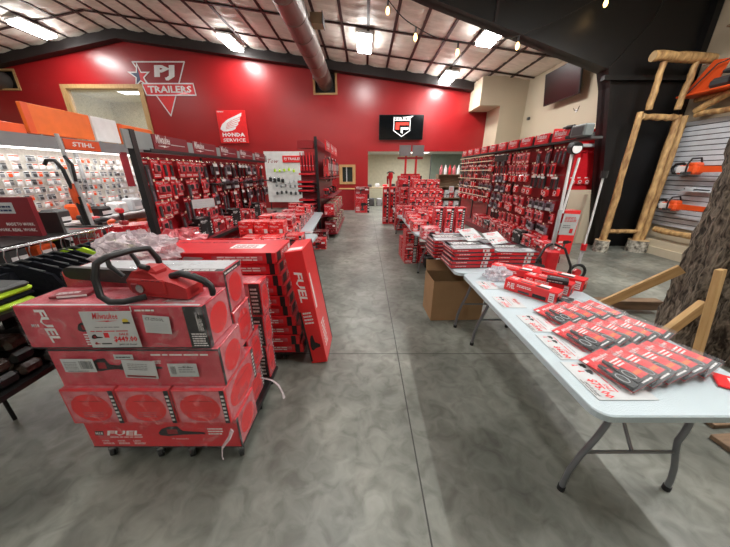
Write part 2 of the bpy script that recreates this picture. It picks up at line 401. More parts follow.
# quilted insulation between straps
PX, PY = .82, 1.9
def ceiling():
    mb = MB(); nx = int((XR+.1-XL)/.102); y0 = 6.0; ny = int((YB-y0)/.1)
    vs = []; fs = []
    for j in range(ny+1):
        y = y0+(YB-y0)*j/ny
        for i in range(nx+1):
            x = XL+(XR+.1-XL)*i/nx
            fx = ((x-.1) % PX)/PX; fy = ((y-10.7) % PY)/PY
            sag = .085*(max(0, math.sin(PI*fx))**.5)*(max(0, math.sin(PI*fy))**.4)
            rip = .042*abs(math.sin(PI*fy*4.5+math.sin(x*3)*.4))*(math.sin(PI*fx)**.5 if 0 < fx < 1 else 0)
            rip += .012*math.sin(x*17+math.sin(y*9)*2)*math.sin(y*11+x*2)
            vs.append((x, y, roof_z(x)-.02-sag+rip))
    for j in range(ny):
        for i in range(nx): a = j*(nx+1)+i; fs.append((a, a+1, a+nx+2, a+nx+1))
    mb.add(vs, fs, 'insulation', True)
    for xa, xb in ((XL, RIDGE_X), (RIDGE_X, XR+.1)):
        mb.add([(xa, YF, roof_z(xa)), (xb, YF, roof_z(xb)), (xb, 6.0, roof_z(xb)), (xa, 6.0, roof_z(xa))], [(0, 1, 2, 3)], 'insulation')
    vs = [(XL-.2, YF-.2, roof_z(XL)+.05), (RIDGE_X, YF-.2, RIDGE_Z+.05), (XR+.2, YF-.2, roof_z(XR)+.05)]
    mb.add([*vs, *[(x, YB+.2, z) for x, _, z in vs]], [(0, 1, 4, 3), (1, 2, 5, 4)], 'insulation')
    struct('ceiling', mb)
ceiling()
tn = [0]
def trim(mb, **k): tn[0] += 1; return struct('trim_%d' % tn[0], mb, **k)
x = .1-PX*21
while x < XR:
    z = roof_z(x)-.035
    trim(MB().box((x-.042, 5.5, z-.03), (x+.042, YB-.1, z+.02), 'strap')); x += PX
for y in (8.8, 10.7, 12.6):
    mb = MB()
    for xa, xb in ((XL, RIDGE_X), (RIDGE_X, XR)):
        a, b = roof_z(xa)-.075, roof_z(xb)-.075
        mb.add([(xa, y-.035, a), (xb, y-.035, b), (xb, y+.035, b), (xa, y+.035, a), (xa, y-.035, a+.035), (xb, y-.035, b+.035), (xb, y+.035, b+.035), (xa, y+.035, a+.035)],
               [(0, 1, 2, 3), (4, 5, 6, 7), (0, 1, 5, 4), (3, 2, 6, 7)], 'strap')
    trim(mb)
mb = MB()      # dark rake beam above the red wall
for xa, xb in ((XL, RIDGE_X), (RIDGE_X, XR)):
    a, b = roof_z(xa), roof_z(xb); t = .40
    mb.add([(xa, 13.85, a-t), (xb, 13.85, b-t), (xb, YB, b-t), (xa, YB, a-t), (xa, 13.85, a), (xb, 13.85, b), (xb, YB, b), (xa, YB, a)],
           [(0, 1, 2, 3), (0, 1, 5, 4), (3, 2, 6, 7), (4, 5, 6, 7)], 'dark_trim')
trim(mb)
# black steel rigid frame: tapered column and rafter in the plane y = 6.5
mb = MB()
web = [(5.64, 0), (XR-.02, 0), (XR-.02, 5.15), (1.0, 5.85), (-4.5, 6.5), (-4.5, 5.95), (-1.0, 5.45), (1.11, 4.72), (4.79, 3.61), (4.92, 3.3)]
mb.prism(web, (0, 6.62, 0), (1, 0, 0), (0, 0, 1), .10, 'black_steel')
edge = [(-4.5, 5.95), (-1.0, 5.45), (1.11, 4.72), (4.79, 3.61), (4.92, 3.3), (5.64, 0)]
for (a, b), (c_, d) in zip(edge, edge[1:]):
    L = V(c_-a, 0, d-b); n = V(-L.z, 0, L.x).normalized()*.02
    vs = [V(a, 6.42, b), V(c_, 6.42, d), V(c_, 6.72, d), V(a, 6.72, b)]
    mb.add(vs+[q+n for q in vs], [(0, 1, 2, 3), (4, 5, 6, 7), (0, 1, 5, 4), (2, 3, 7, 6)], 'black_steel')
mb.box((4.75, 6.40, 3.42), (XR-.02, 6.50, 3.50), 'black_steel')
mb.box((2.45, 6.47, 4.35), (2.50, 6.52, 5.6), 'dark_trim'); 
mb.tube([(4.79, 6.41, 3.62), (5.35, 6.41, 4.3), (5.6, 6.41, 5.0)], 0.01, 'black_steel', 6)
mb.box((6.46, 6.40, 0), (XR-.02, 6.75, 5.1), 'black_steel')
trim(mb)
trim(MB().box((6.35, 3.0, 0), (XR, 6.1, .16), 'beige_wall').box((6.42, 3.0, .16), (XR, 6.1, .30), 'beige_wall'))
# rooms behind the wall openings
mb = MB().box((-.2, 20, 0), (4.45, 20.15, 3), 'cream_wall').box((4.45, 19.6, 0), (7.4, 19.75, 3), 'green_wall').box((-.35, YB+.2, 0), (-.2, 20.2, 3), 'cream_wall').box((7.4, YB+.2, 0), (7.55, 20, 3), 'cream_wall')
struct('wall_back_room', mb)
struct('ceiling_back_room', MB().box((-.35, YB+.2, 2.82), (7.6, 20.2, 2.9), 'white'))
mb = MB().box((-14.6, 18, 2.6), (-9, 18.1, 5.7), 'cream_wall').box((-14.7, YB+.2, 2.6), (-14.6, 18.1, 5.7), 'cream_wall').box((-9, YB+.2, 2.6), (-8.9, 18.1, 5.7), 'cream_wall').box((-14.7, YB+.2, 2.5), (-8.9, 18.1, 2.6), 'cream_wall')
struct('wall_upper_room', mb)
struct('ceiling_upper_room', MB().box((-14.7, YB+.2, 5.45), (-8.9, 18.1, 5.5), 'cream_wall'))
for (x, y, z) in ((-11.6, 15.9, 5.40), ):
    area('upper_room_lamp', (x, y, z-.05), (1.1, .55), 80)
t = thing('ceiling_light', 'bright ceiling panel seen through the upper wood-framed window', 'ceiling light', (-11.6, 15.9, 5.42))
MB().box((-.62, -.32, 0), (.62, .32, .03), 'white').build('light_frame', t); MB().box((-.58, -.28, -.012), (.58, .28, -.001), 'led_small').build('diffuser', t)
for i, (x, y, w) in enumerate(((.95, 14.95, .55), (3.6, 15.1, 1.0), (2.9, 17.6, .9))):
    t = thing('ceiling_light', 'long bright panel in the back room ceiling, ' + ['left one, just above the counter', 'right one, near the opening', 'deeper one, farthest from the opening'][i], 'ceiling light', (x, y, 2.80))
    MB().box((-w, -.32, -.01), (w, .32, .02), 'white').build('light_frame', t); MB().box((-w+.04, -.28, -.022), (w-.04, .28, -.011), 'led_small').build('diffuser', t)
    area('back_room_lamp', (x, y, 2.74), (1.6, .5), 85)
tag(MB().box((-.40, -.14, 0), (.40, 0, .26), 'white', .03).box((-.34, -.145, .03), (.34, -.14, .08), 'light_grey').build('wall_unit', loc=(-12.0, 17.98, 4.55)), 'white wall-mounted unit seen through the upper wood-framed window', 'air conditioner')
t = thing('picture_frame', 'dark picture frame on the wall seen through the upper window', 'picture', (-11.55, 17.97, 3.95)); MB().box((-.45, -.03, 0), (.45, 0, .42), 'black').build('frame', t); MB().box((-.40, -.035, .05), (.40, -.031, .37), 'light_grey').build('picture_sheet', t)
def win_frame(name, rc, w, dep, panes=1, glass='window_glass', lab=None):
    x0, x1, z0, z1 = rc; mb = MB()
    mb.box((x0-w*.3, YB-.04, z1-w), (x1+w*.3, YB+dep, z1), 'wood').box((x0-w*.3, YB-.04, z0), (x1+w*.3, YB+dep, z0+w), 'wood')
    mb.box((x0-w*.3, YB-.04, z0+w), (x0+w, YB+dep, z1-w), 'wood').box((x1-w, YB-.04, z0+w), (x1+w*.3, YB+dep, z1-w), 'wood')
    o = struct(name, mb)
    if glass: MB().box((x0+w, YB+.08, z0+w), (x1-w, YB+.09, z1-w), glass).build('window_pane', o)
    return o
win_frame('window_1', WIN1, .16, .2); win_frame('window_2', DOORW, .11, .2, glass='glass_dark')
MB().box((-.93, YB+.06, 1.26), (-.88, YB+.075, 1.94), 'light_grey').build('window_blind', bpy.data.objects['window_2'])
win_frame('trim_90', DUCT1, .07, .1, glass=None); win_frame('trim_91', DUCT2, .07, .1, glass=None)
struct('trim_92', MB().box((-2.3, YB+.2, 4.9), (-1.2, YB+.3, 6), 'black').box((-17, YB+.2, 5.1), (-15.3, YB+.3, 5.95), 'black'))
struct('trim_93', MB().box((.14, YB-.02, 2.64), (4.9, YB+.2, 2.70), 'red_wall'))

# ------------------------------------------------------------------ ceiling fixtures
TL = ['far left troffer light above the upper window', 'troffer light above the red wing sign', 'troffer light right of the big round duct',
      'troffer light nearest the beige corner column', 'troffer light just left of the black steel rafter']
def troffer():
    t = thing('ceiling_light', '', 'ceiling light'); 
    MB().box((-.26, -.64, 0), (.26, .64, .07), 'white', .01).build('light_housing', t)
    MB().box((-.24, -.62, -.10), (.24, .62, -.001), 'led', .015).build('diffuser', t); return t
for k, (x, y) in enumerate(TROFFERS):
    sl = math.atan(SR if x > RIDGE_X else SL)
    POOL.put('troffer', troffer, (x, y, roof_z(x)-.22), rot=(0, -sl, 0), label='white rectangular '+TL[k] if k < 5 else 'white troffer light on the ceiling outside the picture, '+nth(k-5)+' back', group='ceiling troffer lights')
def duct(name, x, y0, y1, z, r, label):
    t = thing(name, label, 'duct', (x, y0, z))
    mb = MB(); L = y1-y0; n = int(L/.9); pts = []; rs = []
    for i in range(n+1):
        yy = L*i/n; pts += [V(0, yy, 0), V(0, yy+.03, 0)]; rs += [r, r]
        if i < n: pts += [V(0, yy+.031, 0), V(0, yy+.05, 0), V(0, yy+.051, 0)]; rs += [r+.008, r+.008, r]
    mb.tube(pts, rs, 'duct', 28); mb.build('duct_pipe', t); return t
d = duct('round_duct', -1.77, 5.6, YB+.15, 5.44, .33, 'big round sheet metal duct running along the ceiling into the red wall')
MB().box((.30, 3.6, .02), (.62, 3.95, .26), 'tan').box((.62, 3.58, .0), (.64, 3.97, .28), 'dark_grey').build('branch_collar', d)
for yy in (6.0, 8.2):
    MB().tube([(0, yy, .33), (0, yy, .78)], .01, 'steel', 6).build('hanger_rod', d)
MB().box((-.42, 7.9, -.05), (-.33, 8.1, .06), 'light_grey').build('damper_box', d)
tag(MB().box((-.09, -1.25, 0), (.09, 1.25, .07), 'white', .01).box((-.06, -1.22, -.012), (.06, 1.22, -.001), 'led_small').build('strip_light', loc=(4.07, 1.7, 4.83)), 'long strip light above the right aisle, outside the picture', 'ceiling light')
duct('round_duct', -16.1, 11.6, YB+.15, 5.52, .36, 'short stretch of round metal duct entering the wall at far left')
# string of warm bulbs in front of the black rafter
BUL = [(.41, 6.25, 4.42), (.93, 6.22, 4.02), (1.74, 6.25, 3.80), (2.85, 6.25, 3.90), (4.33, 6.28, 4.54)]
cord = [V(-.5, 6.2, 4.95)]
for b in BUL: cord.append(V(b[0], b[1], b[2]+.17))
cord.append(V(5.4, 6.35, 5.0)); pts = []
for a, b in zip(cord, cord[1:]):
    for k in range(6): u = k/6; q = a.lerp(b, u); q.z -= .05*math.sin(PI*u); pts.append(q)
mb = MB().tube([p for p in pts]+[cord[-1]], .008, 'black', 6)
sl = thing('string_lights', 'drooping black cord of warm glowing bulbs hung below the ceiling', 'string lights', (0, 6.25, 4.5))
mb.v = [v-V(0, 6.25, 4.5) for v in mb.v]; mb.build('cord', sl)
for b in BUL:
    p = V(*b)-V(0, 6.25, 4.5)
    so = MB().cyl(p+V(0, 0, .07), p+V(0, 0, .17), .018, 'black', 10).build('bulb_socket', sl)
    MB().tube([p+V(0, 0, .07), p+V(0, 0, .04), p+V(0, 0, 0), p+V(0, 0, -.035), p+V(0, 0, -.05)], [.014, .03, .036, .024, .004], 'bulb', 12).build('bulb', sl)
    area('bulb_glow', b[:2]+(b[2]-.07,), (.05, .05), .5, (1, .6, .25))

# ------------------------------------------------------------------ signs on the red wall
def wallface(mb, x, z, y=YB): return Face(mb, (x, y, z), (1, 0, 0), (0, 0, 1))
def pj_sign():
    t = thing('wall_sign', 'white-outlined triangle sign with star and the words PJ TRAILERS', 'sign', (-8.9, YB-.012, 4.15))
    mb = MB(); F = Face(mb, (-1.15, 0, 0), (1, 0, 0), (0, 0, 1))
    tri = [(.0, 2.02), (2.25, 2.02), (1.17, -.02)]
    mb.prism(tri, (-1.15, .01, 0), (1, 0, 0), (0, 0, 1), .006, 'deep_red'); F.o.y -= 0
    F.line(tri, .05, 'white_print', .004); F.poly([(.66, .78), (1.62, .78), (1.17, .04)], 'bright_red', .002); mb.build('triangle_board', t)
    mb = MB(); F = Face(mb, (-1.15, -.012, 0), (1, 0, 0), (0, 0, 1))
    F.text('PJ', .82, 1.34, .98, .56, 'white_print', .1, .05); mb.build('letters', t)
    mb = MB(); pts = [(.20, 1.22), (2.46, 1.22), (2.50, .78), (.30, .78)]
    mb.prism(pts, (-1.15, -.006, 0), (1, 0, 0), (0, 0, 1), .01, 'red'); F = Face(mb, (-1.15, -.018, 0), (1, 0, 0), (0, 0, 1))
    F.line(pts, .05, 'white_print', .002); F.text('TRAILERS', .42, .87, 1.92, .27, 'white_print', .05, .03); mb.build('name_band', t)
    mb = MB(); st = []
    for k in range(10):
        r = .52 if k % 2 == 0 else .20; a = PI/2+k*PI/5; st.append((.18+r*math.cos(a), 1.5+r*math.sin(a)))
    F = Face(mb, (-1.15, -.012, 0), (1, 0, 0), (0, 0, 1)); F.poly(st, 'white_print', .002)
    F.poly([(.18+(p[0]-.18)*.72, 1.5+(p[1]-1.5)*.72) for p in st][:6]+[(.18, 1.5)], 'navy', .004)
    F.poly([(.18+(p[0]-.18)*.72, 1.5+(p[1]-1.5)*.72) for p in st][5:]+[(.18, 1.5+.52*.72), (.18, 1.5)], 'red', .004); mb.build('star', t)
pj_sign()
def honda():
    t = thing('wall_sign', 'square red sign with a white wing and the words HONDA SERVICE', 'sign', (-6.12, YB-.06, 2.98))
    mb = MB().box((-.66, 0, 0), (.66, .06, 1.36), 'bright_red', .01); F = Face(mb, (-.66, 0, 0), (1, 0, 0), (0, 0, 1))
    F.text('HONDA', .14, .28, 1.04, .17, 'white_print', 0, .04); F.text('SERVICE', .14, .07, 1.04, .14, 'white_print', 0, .02)
    F.poly([(.08, .60), (.20, .80), (.45, .98), (.80, 1.12), (1.16, 1.26), (1.13, 1.14), (1.04, 1.03), (1.05, .95), (.94, .86), (.94, .78), (.82, .70), (.80, .62), (.64, .54), (.40, .50), (.20, .50)], 'white_print', .0015)
    for k in range(5): F.line([(.34+.02*k, .60+.055*k), (.66+.02*k, .68+.075*k), (.80+.075*k, .70+.10*k)], .018, 'bright_red', .0022, False)
    F.lines(.05, 1.28, .3, .05, 2); mb.build('sign_board', t)
honda()
t = thing('television', 'wall-mounted black television showing a white and red FERRIS shield', 'television', (1.66, YB-.16, 3.12))
MB().box((-1.02, .0, 0), (1.02, .06, 1.03), 'black', .01).build('housing', t); MB().box((-.3, .06, .3), (.3, .16, .7), 'dark_grey').build('wall_mount', t)
mb = MB().box((-1.0, -.004, .02), (1.0, 0, 1.01), 'screen'); F = Face(mb, (-1, -.005, 0), (1, 0, 0), (0, 0, 1))
sh = [(.66, .80), (1.40, .80), (1.40, .38), (1.03, .14), (.66, .38)]
F.line(sh, .035, 'screen_white', .001); F.text('FERRIS', .64, .80, .78, .13, 'screen_white', 0, .03, .0035)
F.poly([(.74, .72), (1.34, .72), (1.34, .60), (.92, .60), (.92, .42), (.74, .42)], 'screen_red', .002)
F.poly([(.98, .52), (1.34, .52), (1.34, .42), (1.08, .42), (1.08, .25), (.98, .30)], 'screen_white', .002)
F.poly([(1.02, .93), (1.55, .98), (1.38, .86)], 'screen_white', .0015); mb.build('screen_panel', t)
t = thing('television', 'dark television tilted out from the beige right wall', 'television', (6.28, 10.25, 4.36), rot=(0, rad(-8), 0))
MB().box((-.03, -.86, -.48), (.03, .86, .48), 'black', .01).build('housing', t)
MB().box((-.034, -.83, -.45), (-.030, .83, .45), 'screen_dull').build('screen_panel', t)
MB().box((.03, -.12, -.15), (.28, .12, .15), 'dark_grey').build('wall_mount', t)
t = MB().tube([(0, -.12, 0), (-.01, -.1, -.12), (-.01, .05, -.10), (-.01, .12, -.02)], .008, 'black', 6).box((-.015, -.08, -.16), (0, 0, -.08), 'white').build('wall_outlet', loc=(XR-.01, 9.75, 3.62))
tag(t, 'small white outlet with dangling cord under the tilted television', 'outlet')
tag(MB().box((-.03, -.06, -.09), (0, .06, .09), 'dark_grey', .01).build('motion_sensor', loc=(XR-.002, 11.5, 4.3)), 'small dark sensor on the beige wall left of the tilted television', 'sensor')
tag(MB().box((-.08, -.06, -.05), (0, .06, .05), 'dark_grey', .01).build('wall_sensor', loc=(XR-.002, 13.6 - 1.2, 3.72)), 'small dark sensor by the beige corner column', 'sensor')

# ------------------------------------------------------------------ product cartons
def carton_mesh(w, d, h, style, seed=0, base='red'):
    """origin at base centre; front is -y"""
    rg = random.Random(seed); mb = MB()
    if style in ('gen', 'tallred') and h < .9: base = {'red': 'print_red', 'bright_red': 'print_bright', 'deep_red': 'print_dark', 'pink': 'print_pink'}.get(base, base)
    mb.box((-w/2, -d/2, 0), (w/2, d/2, h), base, .003)
    fr = Face(mb, (-w/2, -d/2, 0), (1, 0, 0), (0, 0, 1)); rt = Face(mb, (w/2, -d/2, 0), (0, 1, 0), (0, 0, 1))
    lf = Face(mb, (-w/2, d/2, 0), (0, -1, 0), (0, 0, 1)); tp = Face(mb, (-w/2, -d/2, h), (1, 0, 0), (0, 1, 0))
    def gen(F, a, b, tool=True):
        lw = min(a*.75, b*2.2)
        F.logo(a*.06, b*.80-lw*.08, lw*.8, h=lw*.17)
        if tool and a > .08 and b > .08:
            s = min(a*.55, b*.55)
            F.rect(a*.05, b*.08, a*.95, b*.5, 'deep_red', .0006) if seed % 3 == 0 else None
            drill(F, a*rg.uniform(.3, .42), b*.12, s, s)
        F.lines(a*.06, b*.08, a*.26, b*.26, 3, rng=rg)
        if seed % 2: F.rect(a*.86, 0, a, b, 'black', .0007); F.lines(a*.88, b*.1, a*.1, b*.7, 5, rng=rg, e=.0012)
        else: F.rect(a*.70, b*.55, a*.93, b*.72, 'white_print', .0012)
    if style == 'gen':
        gen(fr, w, h); gen(rt, d, h, d > .1); gen(lf, d, h, False); tp.logo(w*.15, d*.5, w*.6); tp.lines(w*.1, d*.1, w*.6, d*.2, 2, rng=rg)
    elif style == 'long':      # long tool carton lying on its side
        fr.rect(w*.02, h*.12, w*.30, h*.9, 'deep_red', .0006); fr.lines(w*.56, h*.25, w*.3, h*.45, 2, rng=rg)
        fr.rect(w*.52, h*.3, w*.9, h*.7, 'pink', .0006)
        fr.poly([(0, .4), (.1, .8), (.9, .7), (1, .5), (.9, .3), (.1, .2)], 'light_grey', .0014, w*.30, h*.25, w*.16, h*.5)
        fr.rect(w*.93, 0, w*.97, h, 'black', .001)
        rt.rect(d*.08, h*.1, d*.30, h*.9, 'black', .001); rt.text('FUEL', d*.35, h*.3, d*.4, h*.45, 'white_print', .2, .02); rt.rect(d*.8, h*.15, d*.95, h*.8, 'white_print', .001)
        tp.rect(w*.60, d*.30, w*.85, d*.62, 'white_print', .0008); tp.lines(w*.62, d*.33, w*.2, d*.25, 3, 'deep_red', rg, .0014); tp.lines(w*.1, d*.7, w*.5, d*.12, 2, 'pink', rg)
    elif style == 'slim':      # long slender red boxes on the right table
        for F, a, b in ((fr, w, h), (tp, w, d)):
            F.text('FUEL', a*.06, b*.25, a*.16, b*.5, 'white_print', .2, .02); F.lines(a*.26, b*.55, a*.3, b*.25, 2, rng=rg)
            F.rect(a*.58, b*.1, a*.83, b*.4, 'black', .001); F.rect(a*.30, b*.12, a*.52, b*.3, 'dark_grey', .001)
        fr.rect(w*.87, h*.12, w*.96, h*.85, 'white_print', .001); tp.rect(w*.62, d*.45, w*.82, d*.85, 'white_print', .001)
        fr.lines(w*.88, h*.2, w*.07, h*.5, 3, 'deep_red', rg, .0018)
        rt.rect(d*.1, h*.1, d*.5, h*.6, 'black', .001); rt.lines(d*.15, h*.68, d*.7, h*.22, 2, rng=rg)
    elif style == 'oval':
        for F, a, b in ((fr, w, h), (rt, d, h)):
            F.rect(a*.04, b*.04, a*.96, b*.96, 'pink', .0006)
            F.disc(a*.48, b*.48, a*.38, b*.40, 'bright_red', .0012, 28); F.lines(a*.28, b*.2, a*.38, b*.18, 3, 'pink', rg, .0018)
            F.line([(a*.3, b*.68), (a*.72, b*.68)], b*.015, 'deep_red', .0018, False); F.rect(a*.90, b*.02, a*.99, b*.98, 'black', .001); F.lines(a*.91, b*.08, a*.06, b*.8, 7, rng=rg, e=.0016)
        tp.rect(w*.04, d*.04, w*.96, d*.96, 'pink', .0006)
    elif style == 'lean':
        rt.lines(d*.2, h*.1, d*.3, h*.25, 8, rng=rg); rt.rect(d*.1, h*.5, d*.2, h*.8, 'white_print'); rt.rect(d*.93, 0, d, h, 'black', .001)
        FF = Face(mb, (-w/2+w*.25, -d/2, h*.84), (0, 0, -1), (1, 0, 0)); FF.text('FUEL', 0, 0, h*.26, w*.45, 'white_print', .15, .03); fr.lines(w*.2, h*.38, w*.55, h*.12, 4, rng=rg); fr.rect(0, h*.02, w*.12, h*.5, 'black', .001); fr.poly(SAWP, 'black', .0014, w*.2, h*.12, w*.6, h*.16); tp.rect(w*.1, d*.1, w*.9, d*.3, 'white_print')
    elif style == 'tallred':
        for F, a, b in ((fr, w, h), (rt, d, h)):
            F.rect(a*.62, b*.03, a*.92, b*.97, 'black', .0006); drill(F, a*.2, b*.6, a*.4, b*.22); drill(F, a*.2, b*.3, a*.4, b*.22)
            F.lines(a*.66, b*.1, a*.2, b*.8, 9, rng=rg, e=.0014); F.rect(a*.1, b*.86, a*.55, b*.93, 'white_print', .001); F.lines(a*.1, b*.06, a*.45, b*.14, 3, rng=rg)
        tp.rect(w*.1, d*.1, w*.5, d*.5, 'pink', .0008)
    return mb
def carton(w, d, h, style, loc, rz=0, label='', cat='box', seed=0, group=None, base='red', name='product_carton', rot=None):
    key = (w, d, h, style, seed, base, name)
    def mk(): o = carton_mesh(w, d, h, style, seed, base).build(name); return tag(o, label, cat)
    return POOL.put(key, mk, loc, rz, label, group, rot, cat)
def film(par, a, b, seed=0, dense=(.04, .04), amp=.006, mat='film', name='shrink_wrap'):
    """wrinkled film hugging box a-b of its carton (local coordinates)"""
    rg = random.Random(seed); mb = MB()
    a, b = V(*a), V(*b)
    def sheet(o, r, u, n, L, H):
        nx = max(3, int(L/dense[0])); ny = max(3, int(H/dense[1])); vs = []; fs = []
        for j in range(ny+1):
            for i in range(nx+1):
                e = 0 if i in (0, nx) or j in (0, ny) else rg.uniform(.002, amp); vs.append(o+r*(L*i/nx)+u*(H*j/ny)+n*(e+.002))
        for j in range(ny):
            for i in range(nx): k = j*(nx+1)+i; fs.append((k, k+1, k+nx+2, k+nx+1))
        mb.add(vs, fs, mat, True)
    s = b-a
    sheet(a, V(1, 0, 0), V(0, 0, 1), V(0, -1, 0), s.x, s.z)
    sheet(V(b.x, a.y, a.z), V(0, 1, 0), V(0, 0, 1), V(1, 0, 0), s.y, s.z)
    sheet(V(a.x, a.y, b.z), V(1, 0, 0), V(0, 1, 0), V(0, 0, 1), s.x, s.y)
    return mb.build(name, par)

# --- wrapped pallet of chainsaw cartons, front left
PA = 'shrink-wrapped stack at front left'
t = thing('rolling_dolly', 'low black dolly on casters under the front left stack of wrapped chainsaw cartons', 'dolly', (-1.22, 1.55, 0))
MB().box((-.435, -.33, .078), (.455, .41, .108), 'black', .005).build('platform', t)
for (x, y) in ((-.39, -.31), (-.08, -.315), (.12, -.315), (.43, -.31), (.42, .05), (.42, .31), (-.42, .31)):
    c = MB().box((-.016, -.012, .05), (.016, .012, .074), 'steel').box((-.018, -.014, .02), (-.013, .014, .06), 'steel').box((.013, -.014, .02), (.018, .014, .06), 'steel').build('caster', t, (x, y, 0), .4)
    MB().cyl((-.011, 0, .028), (.011, 0, .028), .028, 'rubber', 18).build('wheel', c)
def saw_carton(loc, w, d, h, label, kind, seed):
    mb = MB().box((-w/2, 0, 0), (w/2, d, h), 'film_red' if kind != 'fuel' else 'red', .004)
    F = Face(mb, (-w/2, 0, 0), (1, 0, 0), (0, 0, 1)); R_ = Face(mb, (w/2, 0, 0), (0, 1, 0), (0, 0, 1)); T = Face(mb, (-w/2, 0, h), (1, 0, 0), (0, 1, 0))
    R_.rect(.01, .01, d-.01, h-.01, 'pink', .0006); R_.disc(d*.5, h*.48, d*.36, h*.36, 'bright_red', .0012, 28); R_.rect(0, 0, d*.08, h, 'black', .001)
    T.rect(.01, .01, w-.01, d-.01, 'pink', .0006)
    if kind == 'fuel':
        F.rect(.0, .0, w, .010, 'black', .0009)
        F.poly([(0, 0), (.052, 0), (.06, .036), (.008, .036)], 'black', .001, w*.045, h*.44); F.text('M18', w*.052, h*.47, .046, .022, 'white_print', .15, .02)
        F.text('FUEL', w*.125, h*.44, .21, .040, 'white_print', .2, .03); F.lines(w*.14, h*.36, .20, .012, 1)
        for k in range(3): F.text(['POWER', 'FASTER', 'LESS'][k], w*(.075+.105*k), h*.22, .045, .012, 'white_print', 0, .02); F.lines(w*(.075+.105*k), h*.12, .07, .016, 2)
        sawpic(F, w*.47, h*.40, .28, .085); F.lines(w*.80, h*.46, .09, .06, 3); F.text('16" Chainsaw Kit', w*.55, h*.30, .10, .012, 'white_print', 0, .01)
    elif kind == 'top':
        for k, ch in enumerate('FUEL'):      # the word runs down the left end of the carton
            FF = Face(mb, (-w/2+.205, 0, h*.84-.045*k), (0, 0, -1), (1, 0, 0)); 
        FF = Face(mb, (-w/2+.10, 0, h*.93), (.12, 0, -1), (1, 0, .12)); FF.text('FUEL', 0, 0, h*.80, .055, 'white_print', .1, .03)
        F.text('M18', w*.06, h*.52, .04, .02, 'white_print', .1, .02)
        sawpic(F, w*.30, h*.40, .12, .06); F.lines(w*.32, h*.08, .05, h*.3, 5)
        F.rect(w*.895, .0, w, h, 'black', .001); F.text('Milwaukee', w*.955, h*.42, .028, h*.45, 'white_print', 0, .01); F.lines(w*.91, h*.05, w*.08, h*.34, 6)
        F.rect(w*.62, h*.88, w*.625, h, 'white_print', .001); F.lines(w*.64, h*.88, .11, .018, 1); F.rect(0, 0, w, .008, 'black', .0009)
        T.logo(w*.76, .03, .16, 'paper'); T.rect(w*.02, .01, w*.98, .025, 'light_grey', .0012)
        R_.rect(0, 0, d*.12, h, 'black', .0012)
    elif kind == 'labels':
        sawpic(F, w*.22, h*.40, .20, .09); F.poly(SAWP, 'dark_grey', .0013, w*.38, h*.42, .24, .07); F.lines(w*.60, h*.82, w*.34, h*.08, 1); F.lines(w*.6, h*.62, w*.05, h*.1, 2)
        F.rect(0, h-.012, w, h, 'black', .001)
    elif kind == 'grey':
        T.rect(w*.02, .01, w*.98, d-.01, 'light_grey', .0009); T.rect(w*.72, .005, w*.995, .05, 'black', .0013); T.lines(w*.74, .012, w*.2, .03, 2, e=.0018); T.logo(w*.45, .09, .2, 'grey', .0015)
        R_.rect(0, h-.03, d, h, 'black', .0014); R_.lines(.01, h-.026, d*.8, .02, 1, e=.002)
    o = tag(mb.build('chainsaw_carton', loc=loc), label, 'box')
    film(o, (-w/2-.003, -.003, .0), (w/2+.003, d+.003, h+.001), seed)
    return o
def sticker(par, x, z, w, h, mode, y=-.0125, tilt=0):
    mb = MB(); mb.box((-w/2, -.001, -h/2), (w/2, 0, h/2), 'paper'); F = Face(mb, (-w/2, -.001, -h/2), (1, 0, 0), (0, 0, 1)); rg = random.Random(int(x*999))
    if mode == 'bar':
        xx = w*.55
        while xx < w*.93: l = rg.uniform(.001, .004); F.rect(xx, h*.25, xx+l, h*.85, 'black', .0006); xx += l+rg.uniform(.0015, .004)
        F.lines(w*.06, h*.2, w*.42, h*.6, 5, 'grey', rg, .0006); F.lines(w*.1, h*.04, w*.7, h*.1, 1, 'black', rg, .0006)
    elif mode == 'barl':
        for k in range(9): F.rect(w*(.08+.02*k), h*.2, w*(.088+.02*k), h*.8, 'black', .0006)
        F.lines(w*.35, h*.3, w*.55, h*.5, 3, 'grey', rg, .0006); F.text('47 lbs', w*.5, h*.68, w*.3, h*.16, 'black', 0, .01, .0008)
    elif mode == 'ship':
        F.lines(w*.15, h*.45, w*.6, h*.4, 4, 'grey', rg, .0006); F.rect(w*.06, h*.06, w*.94, h*.16, 'maroon', .0008)
    elif mode == 'txt': F.lines(w*.1, h*.25, w*.75, h*.5, 1, 'dark_grey', rg, .0006)
    elif mode == 'code': F.text('CT-2TOOL', w*.08, h*.72, w*.7, h*.17, 'black', 0, .02, .0008); F.lines(w*.1, h*.12, w*.8, h*.5, 5, 'light_grey', rg, .0006)
    o = mb.build('shipping_label', par, (x, y, z), rot=(0, tilt, 0)); o['label'] = 'white printed sticker'; return o
saw_carton((-1.215, 1.20, .110), .91, .26, .228, 'long red chainsaw carton printed M18 FUEL, lowest on the front left dolly', 'fuel', 1)
a3 = saw_carton((-1.225, 1.20, .585), .90, .26, .245, 'wrapped chainsaw carton with three white shipping labels, second from top of front left stack', 'labels', 2)
sticker(a3, -.30, .15, .17, .085, 'bar'); sticker(a3, .02, .125, .175, .115, 'ship', tilt=.05); sticker(a3, .25, .12, .155, .085, 'barl'); sticker(a3, -.045, .205, .10, .03, 'txt')
a4 = saw_carton((-1.275, 1.20, .835), .94, .245, .245, 'top chainsaw carton of the front left stack with a price sign taped on its face', 'top', 3)
sticker(a4, .235, .15, .13, .10, 'code', tilt=.08)
